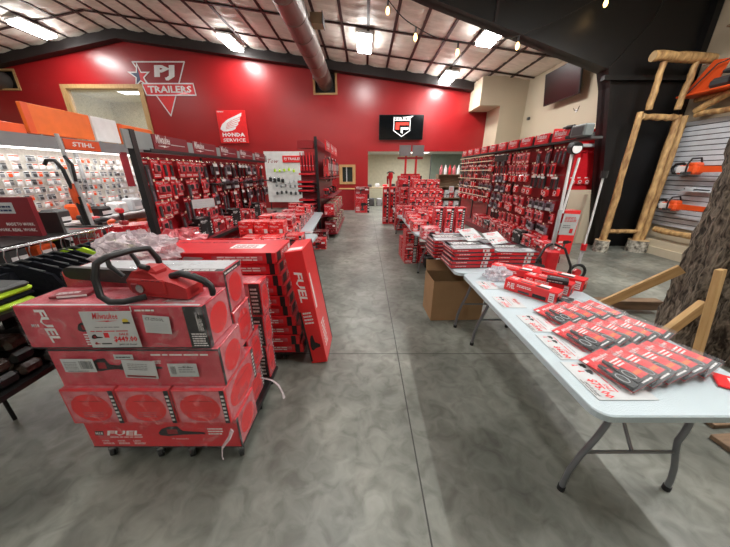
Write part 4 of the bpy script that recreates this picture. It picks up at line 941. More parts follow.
def gondola_right():
    X0 = 3.62; Y0, Y1 = 4.80, 11.2
    t = thing('display_gondola', 'long red pegboard display along the right side, topped with logo header panels', 'display rack', (X0+.2, Y0, 0))
    L = Y1-Y0
    MB().box((0, .66, .12), (.035, L, 2.26), 'deep_red').build('pegboard', t)
    for k in range(6): MB().box((-.004 if k == 0 else -.02, k*L/5-.03*(k > 0)+.66*(k == 0), 0), (.06, k*L/5+.03+.66*(k == 0), 2.25), 'maroon' if k == 0 else 'black').build('upright_post', t)
    MB().box((-.36, .3, .02), (0, L, .16), 'maroon').build('base_deck', t)
    MB().box((-.17, .08, 2.215), (.02, L, 2.25), 'dark_grey').build('header_ledge', t)
    n = 10; 
    for k in range(n):
        y = .62+k*.575
        mb = MB().box((-.19, y, 2.245), (-.13, y+.44, 2.43), 'red', .004); F = Face(mb, (-.19, y+.44, 2.245), (0, -1, 0), (0, 0, 1)); F.logo(.05, .05, .34, h=.11); mb.build('header_panel', t)
        MB().box((-.16, y+.45, 2.25), (-.13, y+.565, 2.41), 'black').build('header_divider', t)
    # hooks and packages
    rows = [2.13, 1.88, 1.64, 1.40, 1.17, .95, .72, .50]
    hooks = []; npk = [0]*8
    for r_, z in enumerate(rows):
        y = .70+.03*(r_ % 2); c = 0
        while y < L-.08:
            near = y < 1.6; mid = y < 2.75
            u = RN.random()
            if y > 3.3 and r_ > 5: break
            if near: kind = ['dark_blister' if y > .5 else 'slimred', 'slimred' if y > .6 else 'dark_blister', 'bundle', 'pouch', 'grey', 'red_blister', 'grey', 'box'][r_]
            elif mid: kind = ['red_blister', 'red_blister', 'pouch', 'pouch', 'red_blister', 'pouch', 'red_blister', 'box'][r_]
            elif y < 3.5: kind = ['dark_blister', 'slimred', 'grey', 'grey', 'grey', 'grey', 'bundle', 'box'][r_]
            else: kind = ['slimred', 'dark_blister', 'red_blister', 'grey', 'slimred', 'box', 'red_blister', 'box'][r_] if u < .7 else 'pouch'
            st = {'red_blister': .145, 'dark_blister': .098, 'pouch': .155, 'grey': .185, 'box': .175, 'bundle': .14, 'slimred': .11}[kind]*1.22
            if y > 3.4: st *= 1.08
            if u > .05:
                out = RN.choice((.06, .10, .14, .16))
                nm = {'red_blister': 'red blister card', 'dark_blister': 'narrow dark pack', 'pouch': 'bright red pouch', 'grey': 'greyish plastic pack', 'box': 'small red box', 'bundle': 'dark glove bundle', 'slimred': 'slim red card'}[kind]
                POOL.put('h_'+kind, lambda kind=kind: hang_proto(kind), (X0+.2-out, Y0+y, z+RN.uniform(-.012, .012)), RN.uniform(-.12, .12),
                         '%s, %s row from top, %s from near end, right display' % (nm, nth(r_), nth(c)), 'packages hanging on the right-hand display').scale = (1.2, 1.24, 1.0 if kind in ('dark_blister', 'bundle') else 1.18)
                hooks.append((y, z, out)); c += 1
            y += st
    hooks.sort(key=lambda h: h[0])
    def hk(mb, y, z, out): mb.tube([(0, y, z+.012), (-out-.055, y, z+.006)], .0035, 'steel', 5).box((-out-.062, y-.012, z-.008), (-out-.056, y+.012, z+.022), 'tag_tip')
    for h in hooks[:95]: mb = MB(); hk(mb, *h); mb.build('peg_hook', t)
    mb = MB()
    for h in hooks[95:]: hk(mb, *h)
    tag(mb.build('peg_hooks', t), kind='stuff')
    for z in (1.0, 1.25, 1.5, 1.75, 2.0, 2.15):     # pale price rails of the far bays
        MB().box((-.21, 3.55, z), (-.195, L-.05, z+.022), 'tag_tip').build('price_rail', t)
    MB().box((-.20, 2.75, 1.98), (-.02, 3.45, 2.14), 'black', .01).build('hook_block', t)
    for k in range(9):
        carton(.34, .30, .24+.03*(k % 3), 'gen', (X0+.02-.0, Y0+.55+.42*k, .161), rad(-90), '%s carton on base shelf of right display, %s from near end' % ('black' if k % 4 == 2 else 'red', nth(k)), seed=300+k % 3, group='cartons on the base shelf of the right display', base='black' if k % 4 == 2 else 'red')
    return t
gondola_right()
# things on top of the near end of that display
tag(MB().box((-.08, -.17, 0), (.08, .17, .19), 'case_grey', .02).box((-.085, -.12, .03), (-.08, .12, .15), 'dark_grey').build('tool_case', loc=(3.62, 5.08, 2.252)), 'grey tool case on the near end of the right display', 'case')
def cordless(name, lab, loc, rz, col='red', s=1.0, rot=None):
    t = thing(name, lab, 'power tool', loc, rz, rot=rot); t.scale = (s, s, s)
    MB().tube([(-.09, 0, .19), (-.07, 0, .19), (.05, 0, .19), (.08, 0, .19)], [.022, .036, .036, .026], col, 12).build('motor_housing', t)
    MB().tube([(.08, 0, .19), (.11, 0, .19), (.135, 0, .19)], [.022, .02, .012], 'black', 10).build('chuck', t)
    MB().box((-.055, -.02, .05), (-.005, .02, .17), 'black', .012, Matrix.Rotation(-.2, 3, 'Y')).build('grip', t)
    MB().box((-.095, -.036, 0), (.035, .036, .055), col if col == 'black' else 'deep_red', .008).build('battery', t)
    return t
cordless('cordless_drill', 'black tool standing beside the grey case on top of the right display', (3.60, 5.36, 2.252), 1.9, 'black')
cordless('cordless_drill', 'dark tool beside the last logo panel on top of the right display', (3.66, 5.30 - .02, 2.252), -1.2, 'black') if False else None
# pole work light on tripod, and a second pole tool
t = thing('tower_light', 'tall white telescoping work light on black legs before the right display', 'work light', (3.05, 4.30, 0))
MB().tube([(0, 0, .45), (.0, .02, 1.15)], .030, 'light_grey', 12).build('lower_pole', t)
MB().tube([(0.0, .02, 1.15), (-.03, .03, 1.95)], .020, 'white', 12).build('upper_pole', t)
MB().tube([(.04, .02, 1.1), (.10, .04, 1.90)], .017, 'white', 10).build('side_pole', t)
h = MB().cyl((-.03, -.05, 2.02), (-.03, .05, 2.04), .082, 'black', 22).build('lamp_head', t); MB().cyl((-.03, -.056, 2.02), (-.03, -.05, 2.02), .066, 'white', 22).build('lens', h)
for a in (200, 320, 80): MB().tube([(0, 0, .62), (.17*math.cos(rad(a)), .17*math.sin(rad(a)), .56), (.30*math.cos(rad(a)), .30*math.sin(rad(a)), .30), (.34*math.cos(rad(a)), .34*math.sin(rad(a)), .02)], .019, 'black', 8).build('leg', t)
MB().box((-.10, -.10, .10), (.10, .10, .52), 'red', .03).build('base_body', t)
mb = MB().box((0, 0, 0), (.24, .003, .32), 'paper'); F = Face(mb, (0, 0, 0), (1, 0, 0), (0, 0, 1)); F.lines(.03, .2, .18, .08, 4, 'red'); F.lines(.03, .1, .12, .06, 2, 'grey'); F.rect(.15, .03, .20, .10, 'red')
tag(mb.build('price_sign', loc=(2.98, 4.14, .80), rot=(0, rad(3), 0)), 'white price sheet hung on the tower light', 'sign')
t = thing('pole_trimmer', 'white-shafted pole tool with black wheel guard standing right of the tower light', 'garden tool', (3.53, 4.25, 0))
MB().tube([(-.02, 0, .30), (-.01, .0, .9), (-.02, 0, 1.62)], .014, 'white', 10).build('shaft', t); MB().cyl((-.02, 0, 1.62), (-.02, 0, 1.72), .045, 'black', 14).build('top_housing', t)
MB().tube([(-.02, 0, .30), (-.01, 0, .55)], .024, 'light_grey', 10).build('coupler', t); MB().cyl((-.01, 0, .52), (-.01, 0, .62), .04, 'red', 12).build('collar', t)
w = MB().tube([(-.03+.13*math.cos(a*PI/10), -.03, .15+.13*math.sin(a*PI/10)) for a in range(21)], .022, 'rubber', 8, False).build('wheel_guard', t); MB().cyl((-.03, -.05, .15), (-.03, .0, .15), .06, 'red', 14).build('wheel_hub', t)
def grab_tool(lab, loc, rz):
    t = thing('floor_vacuum', lab, 'power tool', loc, rz)
    MB().box((-.16, -.12, .06), (.16, .12, .26), 'red', .05).build('body', t); MB().box((-.12, -.10, .26), (.10, .10, .32), 'black', .02).build('battery_cover', t)
    MB().tube([(-.12, 0, .30), (-.10, 0, .40), (.08, 0, .40), (.12, 0, .30)], .014, 'black', 8).build('handle', t)
    for s in (-1, 1): MB().cyl((-.12, s*.13, .08), (-.12, s*.10, .08), .08, 'rubber', 16).build('wheel', t)
    MB().tube([(.16, 0, .15), (.26, .05, .20), (.34, .02, .35), (.30, 0, .5)], .018, 'black', 8).build('hose', t)
grab_tool('red and black wheeled vacuum on the floor beyond the near right table', (2.75, 4.15, 0), .4)
# red end display against the beige wall, red box, wall heater
t = thing('display_gondola', 'short red hook display between the long right display and the black steel column', 'display rack', (4.93, 6.92, 0))
MB().box((-.65, 0, 1.3), (.95, .04, 2.40), 'red').build('pegboard', t); mb = MB().box((-.65, -.06, 2.38), (.93, .0, 2.62), 'bright_red', .01); F = Face(mb, (-.02, -.06, 2.38), (1, 0, 0), (0, 0, 1)); F.rect(.22, .02, .50, .18, 'light_grey'); F.rect(.62, .04, .80, .16, 'white_print'); mb.build('header_panel', t)
MB().box((-.60, -.12, 2.24), (.93, -.02, 2.31), 'light_grey', .01).build('hook_rail', t)
for k in range(-4, 6): MB().tube([(.12+.15*k, -.02, 2.14), (.12+.15*k, -.14, 2.12), (.12+.15*k, -.15, 2.16)], .02, 'deep_red', 6).build('hook', t)
MB().box((.02, .0, 0), (.08, .05, 1.3), 'black').build('post', t); MB().box((.85, .0, 0), (.91, .05, 1.3), 'black').build('post', t)
for k in range(5):
    POOL.put('h_pouch', lambda: hang_proto('pouch'), (4.62+.17*k, 6.91, 1.58), rad(90), 'bright red pouch hanging low on the short red display, %s from left' % nth(k), 'pouches on the short red display')
carton(.36, .22, .95, 'gen', (4.35, 5.9, 0), .1, 'tall bright red carton on the floor behind the tower light', seed=320, base='bright_red')
t = thing('wall_heater', 'beige louvered heater cabinet on the floor behind the pole tool', 'heater', (5.62, 6.74, 0))
mb = MB().box((-.3, 0, .0), (.42, .14, 1.20), 'beige_wall', .01); mb.build('cabinet', t)
for k in range(3): MB().box((-.02+.14*k, -.012, .35), (.08+.14*k, 0, 1.12), 'dark_grey').build('louver_panel', t)

# ------------------------------------------------------------------ log frame, slatwall, chainsaws
def log(name, a, b, r, r2, par, seed=0, mat='log'):
    rg = random.Random(seed); a, b = V(*a), V(*b); n = 9; pts = []; rs = []
    for i in range(n):
        u = i/(n-1); p = a.lerp(b, u)+V(rg.uniform(-.008, .008), rg.uniform(-.008, .008), rg.uniform(-.008, .008)); pts.append(p); rs.append((r+(r2-r)*u)*rg.uniform(.92, 1.08))
    mb = MB().tube(pts, rs, mat, 14, False)
    for p, q, rr in ((pts[0], -1, rs[0]), (pts[-1], 1, rs[-1])):
        d = (b-a).normalized()*q*.002; mb.cyl(p-d, p+d, rr*.96, 'log_end', 14)
    return mb.build(name, par)
t = thing('log_frame', 'rustic peeled-log frame standing before the black column beside the slatwall', 'frame', (5.75, 6.05, 0))
O = V(5.75, 6.05, 0)
def LG(n, a, b, r, r2, s): return log(n, V(*a)-O, V(*b)-O, r, r2, t, s)
LG('left_post', (5.40, 6.05, .27), (5.36, 6.05, 2.80), .07, .055, 1)
LG('right_post', (6.14, 6.05, .27), (6.12, 6.05, 2.74), .07, .06, 2); LG('corner_post', (6.31, 6.10, .27), (6.30, 6.10, 2.74), .065, .055, 3)
LG('lower_rung', (5.46, 6.05, .46), (6.08, 6.05, .46), .045, .045, 4); LG('middle_rail', (5.42, 6.05, 2.72), (6.08, 6.05, 2.70), .055, .055, 5)
LG('upper_post', (5.50, 6.05, 2.84), (5.50, 6.05, 3.60), .055, .05, 6); LG('upper_post', (6.05, 6.05, 2.84), (6.10, 6.05, 3.60), .055, .05, 7)
LG('top_rail', (5.28, 6.05, 3.70), (6.40, 6.05, 3.66), .085, .08, 8)
LG('wall_rail', (6.40, 6.0, 2.75), (6.40, 4.3, 2.72), .05, .05, 9); LG('diagonal_brace', (6.36, 6.0, 2.80), (6.40, 4.9, 3.35), .06, .06, 10)
LG('bottom_rail', (6.43, 6.0, .52), (6.43, 4.4, .50), .06, .06, 11)
for k, x in enumerate((5.40, 6.22)):
    mb = MB(); rr = .14+.05*k; mb.tube([(0, 0, 0), (0, 0, .05), (0, 0, .2), (0, 0, .262)], [rr, rr*1.04, rr*.98, rr], 'birch', 20, False); mb.cyl((0, 0, .0), (0, 0, .002), rr, 'log_end', 20).cyl((0, 0, .26), (0, 0, .264), rr*.98, 'log_end', 20)
    o = mb.build('birch_round', loc=(x, 6.06, 0)); tag(o, 'short birch log round under the %s of the log frame' % ['left post', 'right posts'][k], 'log')
t = thing('slatwall_panel', 'pale grey slatwall panel on the right wall holding chainsaws', 'display panel', (XR-.06, 5.2, .6))
mb = MB().box((.03, -1.2, 0), (.055, 1.12, 2.06), 'slat_gap')
nz = 22
for k in range(nz): z = 2.06*k/nz; mb.box((0, -1.2, z+.008), (.032, 1.12, z+2.06/nz-.006), 'slat', .004)
mb.build('slat_board', t)
def stihl(loc, rz, lab, s=1.0):
    def mk():
        t = thing('chainsaw', lab, 'chainsaw'); x = 0
        MB().box((-.16, -.08, .0), (.12, .08, .13), 'saw_orange', .03).box((-.06, -.07, .10), (.10, .07, .17), 'saw_orange', .025).build('engine_cover', t)
        MB().box((-.13, -.10, .02), (.03, -.08, .12), 'white', .01).build('starter_cover', t)
        MB().tube([(-.10, .02, .12), (-.16, .02, .16), (-.26, .02, .15), (-.30, .02, .09), (-.26, .02, .02), (-.16, .02, .02)], .02, 'black', 8).build('rear_handle', t)
        MB().tube([(.02, -.10, .04), (.03, -.12, .14), (.03, -.08, .22), (.03, .05, .23), (.03, .09, .15)], .012, 'black', 8).build('front_handle', t)
        MB().prism([(.12, .03), (.58, .04), (.62, .07), (.58, .11), (.12, .12)], (0, 0, 0), (1, 0, 0), (0, 0, 1), .03, 'saw_orange').build('bar_cover', t)
        MB().box((-.05, -.10, .0), (.08, -.085, .04), 'dark_grey').build('muffler', t)
        return t
    o = POOL.put('stihl', mk, loc, rz, lab); o.scale = (s,)*3; return o
def bracket(y, z): pass
stihl((6.37, 5.68, 1.66), rad(-90), 'orange and white chainsaw on the slatwall, upper one', 1.3); stihl((6.37, 5.78, .96), rad(-90), 'orange and white chainsaw on the slatwall, lower one', 1.2)
tag(MB().box((-.05, -.30, 0), (0, .15, .10), 'saw_orange', .01).build('bar_cover', loc=(6.53, 6.05-.02, 1.66)), 'orange bar cover left of the upper slatwall chainsaw', 'bar cover') if False else None
tag(MB().box((-.24, -.30, 0), (0, .30, .012), 'clear_plastic').box((-.01, -.3, .012), (0, .3, .05), 'clear_plastic').build('wall_shelf', loc=(6.53, 5.65, 1.645)), 'clear shelf bracket under the upper slatwall chainsaw', 'shelf')
tag(MB().box((-.24, -.30, 0), (0, .30, .012), 'clear_plastic').box((-.01, -.3, .012), (0, .3, .05), 'clear_plastic').build('wall_shelf', loc=(6.53, 5.75, .945)), 'clear shelf bracket under the lower slatwall chainsaw', 'shelf')
tag(MB().box((-.16, -.28, 0), (0, .20, .02), 'light_grey', .006).tube([(-.1, -.25, .04), (-.1, .18, .05)], .012, 'dark_grey', 8).box((-.14, .0, .02), (-.04, .14, .09), 'light_grey', .01).build('trimmer_attachment', loc=(6.53, 5.55, 1.34)), 'grey attachment on the slatwall between the two chainsaws', 'garden tool')
# boxed chainsaw on the upper rail
t = thing('boxed_chainsaw', 'red and grey packaged chainsaw on the log shelf above the slatwall', 'chainsaw', (6.33, 5.55, 3.06))
log('support_log', (0.06, .55, -.05), (.06, -.9, -.05), .04, .04, t, 30)
mb = MB().box((-.20, -.75, 0), (.20, .70, .035), 'saw_orange', .01); mb.build('tray', t)
MB().box((-.19, -.70, .035), (.10, .22, .20), 'dark_grey', .05).box((-.15, -.66, .18), (.06, .0, .34), 'grey', .06).box((-.20, -.5, .08), (-.185, -.1, .16), 'black', .003).build('grey_case', t); MB().box((-.12, -.1, .26), (.08, .12, .32), 'dark_grey', .02).build('latch', t)
MB().prism([(-.72, 0), (-.2, 0), (-.1, .45), (-.35, .50)], (-.05, .0, .03), (0, -1, 0), (0, 0, 1), .02, 'saw_orange').build('side_panel', t)
MB().tube([(-.15, .55, .05), (-.15, .2, .42), (-.15, -.2, .48)], .012, 'dark_grey', 8).build('handle_wire', t)
tag(MB().tube([(6.50, 6.3, 3.62), (6.50, 4.6, 3.60)], .006, 'saw_orange', 6).build('hanging_line'), 'thin red cord strung along the beige wall above the log frame', 'cord')
t = thing('chainsaw', 'red engine body at the top right corner of the picture, above the log rail', 'chainsaw', (6.25, 5.35, 4.0)); MB().box((-.2, -.3, 0), (.2, .3, .22), 'saw_orange', .06).build('engine_cover', t); MB().box((-.22, -.34, -.03), (.3, .34, 0), 'old_lumber').build('shelf_board', t)

# ------------------------------------------------------------------ tree trunk and lumber base
def trunk():
    c0 = V(3.66, 2.42, 0); n = 56; rows = 60; vs = []; fs = []; rg = random.Random(5)
    ph = [rg.uniform(0, 6.28) for _ in range(9)]
    for j in range(rows+1):
        z = 3.2*j/rows; R0 = .42+.05*math.exp(-z/.3)
        for i in range(n):
            a = 2*PI*i/n
            d = .028*math.sin(7*a+ph[0]+z*1.2)+.022*math.sin(13*a+ph[1]-z*2)+.02*math.sin(23*a+ph[2]+z*5)*math.sin(z*9+ph[3]+3*a)+rg.uniform(-.012, .012)+.05*math.sin(3*a+ph[4])*math.exp(-z/.5)
            r = R0+d; vs.append((c0.x-.06*z+r*math.cos(a), c0.y-.05*z+r*math.sin(a), z))
    for j in range(rows):
        for i in range(n): a = j*n+i; b = j*n+(i+1) % n; fs.append((a, b, b+n, a+n))
    mb = MB().add(vs, fs, 'bark', True); mb.add(vs[-n:], [tuple(range(n))], 'log_end')
    tag(mb.build('tree_trunk'), 'thick bark-covered tree trunk standing at the right edge, propped by lumber', 'tree trunk')
trunk()
def plank(a, b, w, h, lab, mat='lumber', roll=0, name='lumber_board', group=None):
    a, b = V(*a), V(*b); L = (b-a).length; d = (b-a).normalized()
    mb = MB().box((-L/2, -w/2, -h/2), (L/2, w/2, h/2), mat, .004)
    q = d.to_track_quat('X', 'Z') @ Matrix.Rotation(roll, 4, 'X').to_quaternion()
    o = mb.build(name, loc=(a+b)/2); o.rotation_euler = q.to_euler(); return tag(o, lab, 'lumber', group)
plank((2.56, 2.92, .06), (3.16, 2.56, .80), .045, .09, 'long pale board slanting from the floor frame up to the trunk, farthest of the braces')
plank((2.52, 2.10, .12), (3.10, 2.24, .56), .05, .12, 'short pale board braced low against the tree trunk')
plank((2.86, 1.93, .06), (2.86, 2.06, .97), .11, .045, 'upright pale board leaning on the front of the tree trunk', roll=rad(25))
plank((3.15, 1.52, .10), (3.28, 1.98, .62), .045, .12, 'pale brace at the far right edge of the picture', roll=.2)
plank((2.85, 3.22, .09), (3.75, 3.12, .12), .12, .12, 'weathered round-edged log lying behind the braces', 'old_lumber')
for k in range(7):
    y = 1.25+.265*k
    plank((2.35+.10*(k % 2), y, .02), (3.16 if 1 < k else 4.2, y+.12, .02), .20, .036, 'weathered floor plank around the trunk base, %s from the near side' % nth(k), 'old_lumber', group='planks around the tree trunk')
carton(.2, .2, .12, 'gen', (3.35, 1.80, .06), .5, 'small red carton on the planks at the foot of the tree trunk', seed=330)

# ------------------------------------------------------------------ left-hand red gondola
def gondola_left():
    X0 = -2.55; Y0 = 3.52; L = 3.9
    t = thing('display_gondola', 'red tool display on the left topped with maroon logo headers and grey dividers', 'display rack', (X0-.25, Y0, 0))
    MB().box((.05, -.06, .2), (.08, L, 1.93), 'deep_red').build('pegboard', t)
    MB().box((.20, -.25, .0), (.27, -.18, 2.14), 'black').build('upright_post', t); MB().box((-.06, L-.03, 0), (0, L+.03, 2.1), 'black').build('upright_post', t)
    for y in (1.35, 2.7): MB().box((.075, y-.02, 0), (.10, y+.02, 1.92), 'black').build('upright_post', t)
    MB().box((.0, .02, .70), (.42, L, .745), 'maroon').build('shelf', t); MB().box((.42, .02, .70), (.43, L, .75), 'black').build('shelf_edge', t)
    MB().box((.0, .02, .08), (.45, L, .14), 'maroon').build('base_deck', t); MB().box((.18, 0, 1.925), (.27, L, 1.965), 'black').build('header_ledge', t)
    for y in (1.35, 2.7): MB().box((.02, y, 1.50), (.30, y+1.3, 1.52), 'black').build('upper_shelf', t)
    w = .80
    mb = MB().box((.24, -.34, 1.945), (.262, .07, 2.13), 'header_grey', .003); mb.build('end_divider', t)
    for k in range(5):
        y = .09+k*w; mb = MB().box((.245, y, 1.955), (.262, y+w-.13, 2.13), 'maroon'); F = Face(mb, (.262, y, 1.955), (0, 1, 0), (0, 0, 1)); F.logo(.04, .04, .26, h=.11); F.rect(.31, .075, .60, .085, 'light_grey'); mb.build('header_panel', t)
        MB().box((.24, y+w-.125, 1.95), (.265, y+w-.005, 2.10), 'header_grey', .003).build('header_divider', t)
    rows = [1.85, 1.60, 1.36, 1.16]; hooks = []
    for r_, z in enumerate(rows):
        y = -.02; c = 0
        while y < L-.1:
            k = RN.random()
            far = y > 1.4
            kind = ('slimred' if k < .35 else 'red_blister' if k < .8 else 'dark_blister') if not far else ('grey' if k < .25 else 'bundle' if k < .5 else 'red_blister' if k < .8 else 'dark_blister')
            if r_ == 3 and k < .4: y += .2; continue
            st = {'red_blister': .125, 'dark_blister': .085, 'grey': .165, 'bundle': .12, 'slimred': .09}[kind]*1.25
            out = RN.choice((.14, .17, .21))
            nm = {'red_blister': 'red blister card', 'dark_blister': 'narrow dark pack', 'grey': 'greyish plastic pack', 'bundle': 'dark glove bundle', 'slimred': 'slim red card'}[kind]
            POOL.put('h_'+kind, lambda kind=kind: hang_proto(kind), (X0-.25+out, Y0+y, z), PI+RN.uniform(-.15, .15), '%s, %s row from top, %s from near end, left red display' % (nm, nth(r_), nth(c)), 'packages hanging on the left red display').scale = (1.25, 1.25, 1.15)
            hooks.append((y, z, out)); c += 1; y += st
    def hk(mb, y, z, out): mb.tube([(0, y, z+.012), (out+.055, y, z+.006)], .0035, 'steel', 5).box((out+.056, y-.011, z-.006), (out+.062, y+.011, z+.02), 'tag_tip')
    for h in hooks[:90]: mb = MB(); hk(mb, *h); mb.build('peg_hook', t)
    mb = MB(); 
    for h in hooks[90:]: hk(mb, *h)
    if mb.f: tag(mb.build('peg_hooks', t), kind='stuff')
    y = .25
    for k in range(9):
        w_ = .26+.05*(k % 3)
        carton(w_, .26, .20+.05*((k*2) % 3), 'gen', (X0+.0-.05, Y0+y+w_/2, .746), rad(90), '%s carton on shelf of left red display, %s from near end' % ('black' if k % 3 == 1 else 'red', nth(k)), seed=340+k % 3, group='cartons on the left display shelf', base='black' if k % 3 == 1 else 'red'); y += w_+.05
        if y > L-.4: break
    for k in range(7): carton(.34, .30, .34, 'gen', (X0-.02, Y0+.35+.5*k, .141), rad(90), 'carton on bottom deck of left red display, %s from near end' % nth(k), seed=344, group='cartons on the bottom deck of the left display', base='deep_red')
gondola_left()
mb = MB().box((-.16, -.002, 0), (.16, .0, .12), 'paper'); F = Face(mb, (-.16, -.002, 0), (1, 0, 0), (0, 0, 1)); F.lines(.03, .02, .26, .08, 3, 'light_grey', e=.0006)
tag(mb.build('price_sign', loc=(-2.28, 3.95, 1.23), rz=rad(60)), 'white price sheet hanging among the packages of the left red display', 'sign')
t = MB().box((-.1, -.05, 0), (.1, .05, .30), 'black', .03).build('charger_unit', loc=(-2.24, 4.25, .746)) if False else None
# carton with saw left of the black post, packed red things before it
carton(.30, .26, .36, 'gen', (-2.34, 2.68, .861), .6, 'big red carton with white logo standing left of the black display post', seed=350, base='red')
tag(MB().box((-.33, -.28, .0), (.33, .28, .03), 'maroon').box((-.30, -.25, -.83), (-.26, -.21, 0), 'black').box((.26, -.25, -.83), (.30, -.21, 0), 'black').box((-.30, .21, -.83), (-.26, .25, 0), 'black').box((.26, .21, -.83), (.30, .25, 0), 'black').build('display_stand', loc=(-2.55, 2.62, .83)), 'low dark red display stand under the big logo carton', 'stand')
cordless('circular_saw', 'red handled tool on top of the big logo carton', (-2.38, 2.68, 1.222), 2.6, 'red', .7)
crumple('wrapped_bundle', (-1.98, 2.86, .90), (.26, .16, .14), 'clear-bagged pink and red bundle right of the black display post', 'package', 'pink', 12)
tag(MB().box((-.30, -.20, 0), (.30, .20, .90), 'maroon', .01).build('display_plinth', loc=(-1.98, 2.86, 0)), 'dark red plinth under the clear-bagged bundle', 'stand')
# cartons on left tables
LT = 'cartons spread over the left white tables'
spots = []
def lt(x, y, z, w, d, h, lab, seed, base='bright_red', rz=0): carton(w, d, h, 'gen', (x, y, z), rz, lab, seed=seed, base=base, group=LT)
lt(-1.44, 3.45, .742, .24, .26, .19, 'red carton under the front pair on the near left table, left', 400); lt(-1.18, 3.45, .742, .24, .26, .19, 'red carton under the front pair on the near left table, right', 401)
for k in range(3): lt(-1.60+.205*k+.0, 3.62+.12, .742, .19, .22, .34, 'upright red carton in the back row of the near left table, %s' % ['left', 'middle', 'right'][k], 402)
lt(-1.36, 3.12, .742, .22, .24, .20, 'red carton at the near end of the left table, left of its pair', 403); lt(-1.11, 3.12, .742, .22, .24, .20, 'red carton at the near end of the left table, right of its pair', 404, 'pink')
lt(-.99, 3.78, .742, .24, .26, .15, 'low red carton near the aisle edge of the near left table', 405)
lt(-1.20, 4.15, .742, .26, .26, .22, 'red carton at the far end of the near left table', 406); lt(-1.46, 4.15, .742, .2, .26, .36, 'tall red carton at the far end of the near left table', 407)
lt(-1.20, 4.15, .964, .24, .24, .14, 'red carton stacked on another at the far end of the near left table', 408, 'pink')
for k in range(14):
    row = k//2; s = k % 2; y = 4.70+.33*row; x = -1.22-.065*(y-4.46)+(-.27 if s else 0.0); h = (.16, .24, .20, .30, .14)[(k*3) % 5]
    lt(x, y, .742, .22, .24, h, 'small red carton on far left table, %s pair from near end, %s side' % (nth(row), 'wall' if s else 'aisle'), 409+k % 3, ('bright_red', 'pink', 'red')[k % 3], .05)
def powertool_row():
    for k in range(8):
        y = 4.75+.29*k
        cordless('cordless_drill', 'red and black tool among cartons on far left table, %s from near end' % nth(k), (-1.66-.06*(y-4.46), y, .742), .5*k, 'red' if k % 3 else 'black', .75)
powertool_row()
for k, (x, y) in enumerate([(-.90, 3.30), (-.93, 3.60), (-1.02, 4.60)]):
    mb = price_sign(.20, .15, '$99.00', 'tools'); tag(mb.build('price_sign', loc=(x-.06, y-.1, .7425), rot=(rad(-90), 0, rad(6))), 'white price card at the aisle edge of the left tables, %s one' % ['nearest', 'middle', 'farthest'][k], 'sign')
carton(.36, .28, .24, 'gen', (-1.10, 6.35, 0), .05, 'red carton alone on the floor beside the left aisle', seed=420, base='bright_red')
carton(.55, .4, .30, 'gen', (-1.25, 6.95, 0), 0, 'wide dark red carton on the floor before the far left display', seed=421, base='deep_red')
# packages heap between left display and table
for k in range(9):
    POOL.put('h_slimred', lambda: hang_proto('slimred'), (-1.78+.055*k, 3.06+.02*(k % 2), .99), rad(90), 'slim red card standing in the bin beside the near left table, %s from left' % nth(k), 'cards standing in the bin')
tag(MB().box((-.28, -.09, 0), (.28, -.075, .06), 'clear_plastic').box((-.28, .075, 0), (.28, .09, .06), 'clear_plastic').box((-.28, -.075, 0), (-.27, .075, .06), 'clear_plastic').box((.27, -.075, 0), (.28, .075, .06), 'clear_plastic').box((-.28, -.09, -.012), (.28, .09, 0), 'light_grey').box((-.28, -.09, -.755), (.28, .09, -.012), 'maroon').build('card_bin', loc=(-1.93, 3.05, .767)), 'low bin holding a row of slim red cards beside the left table', 'bin') if True else None

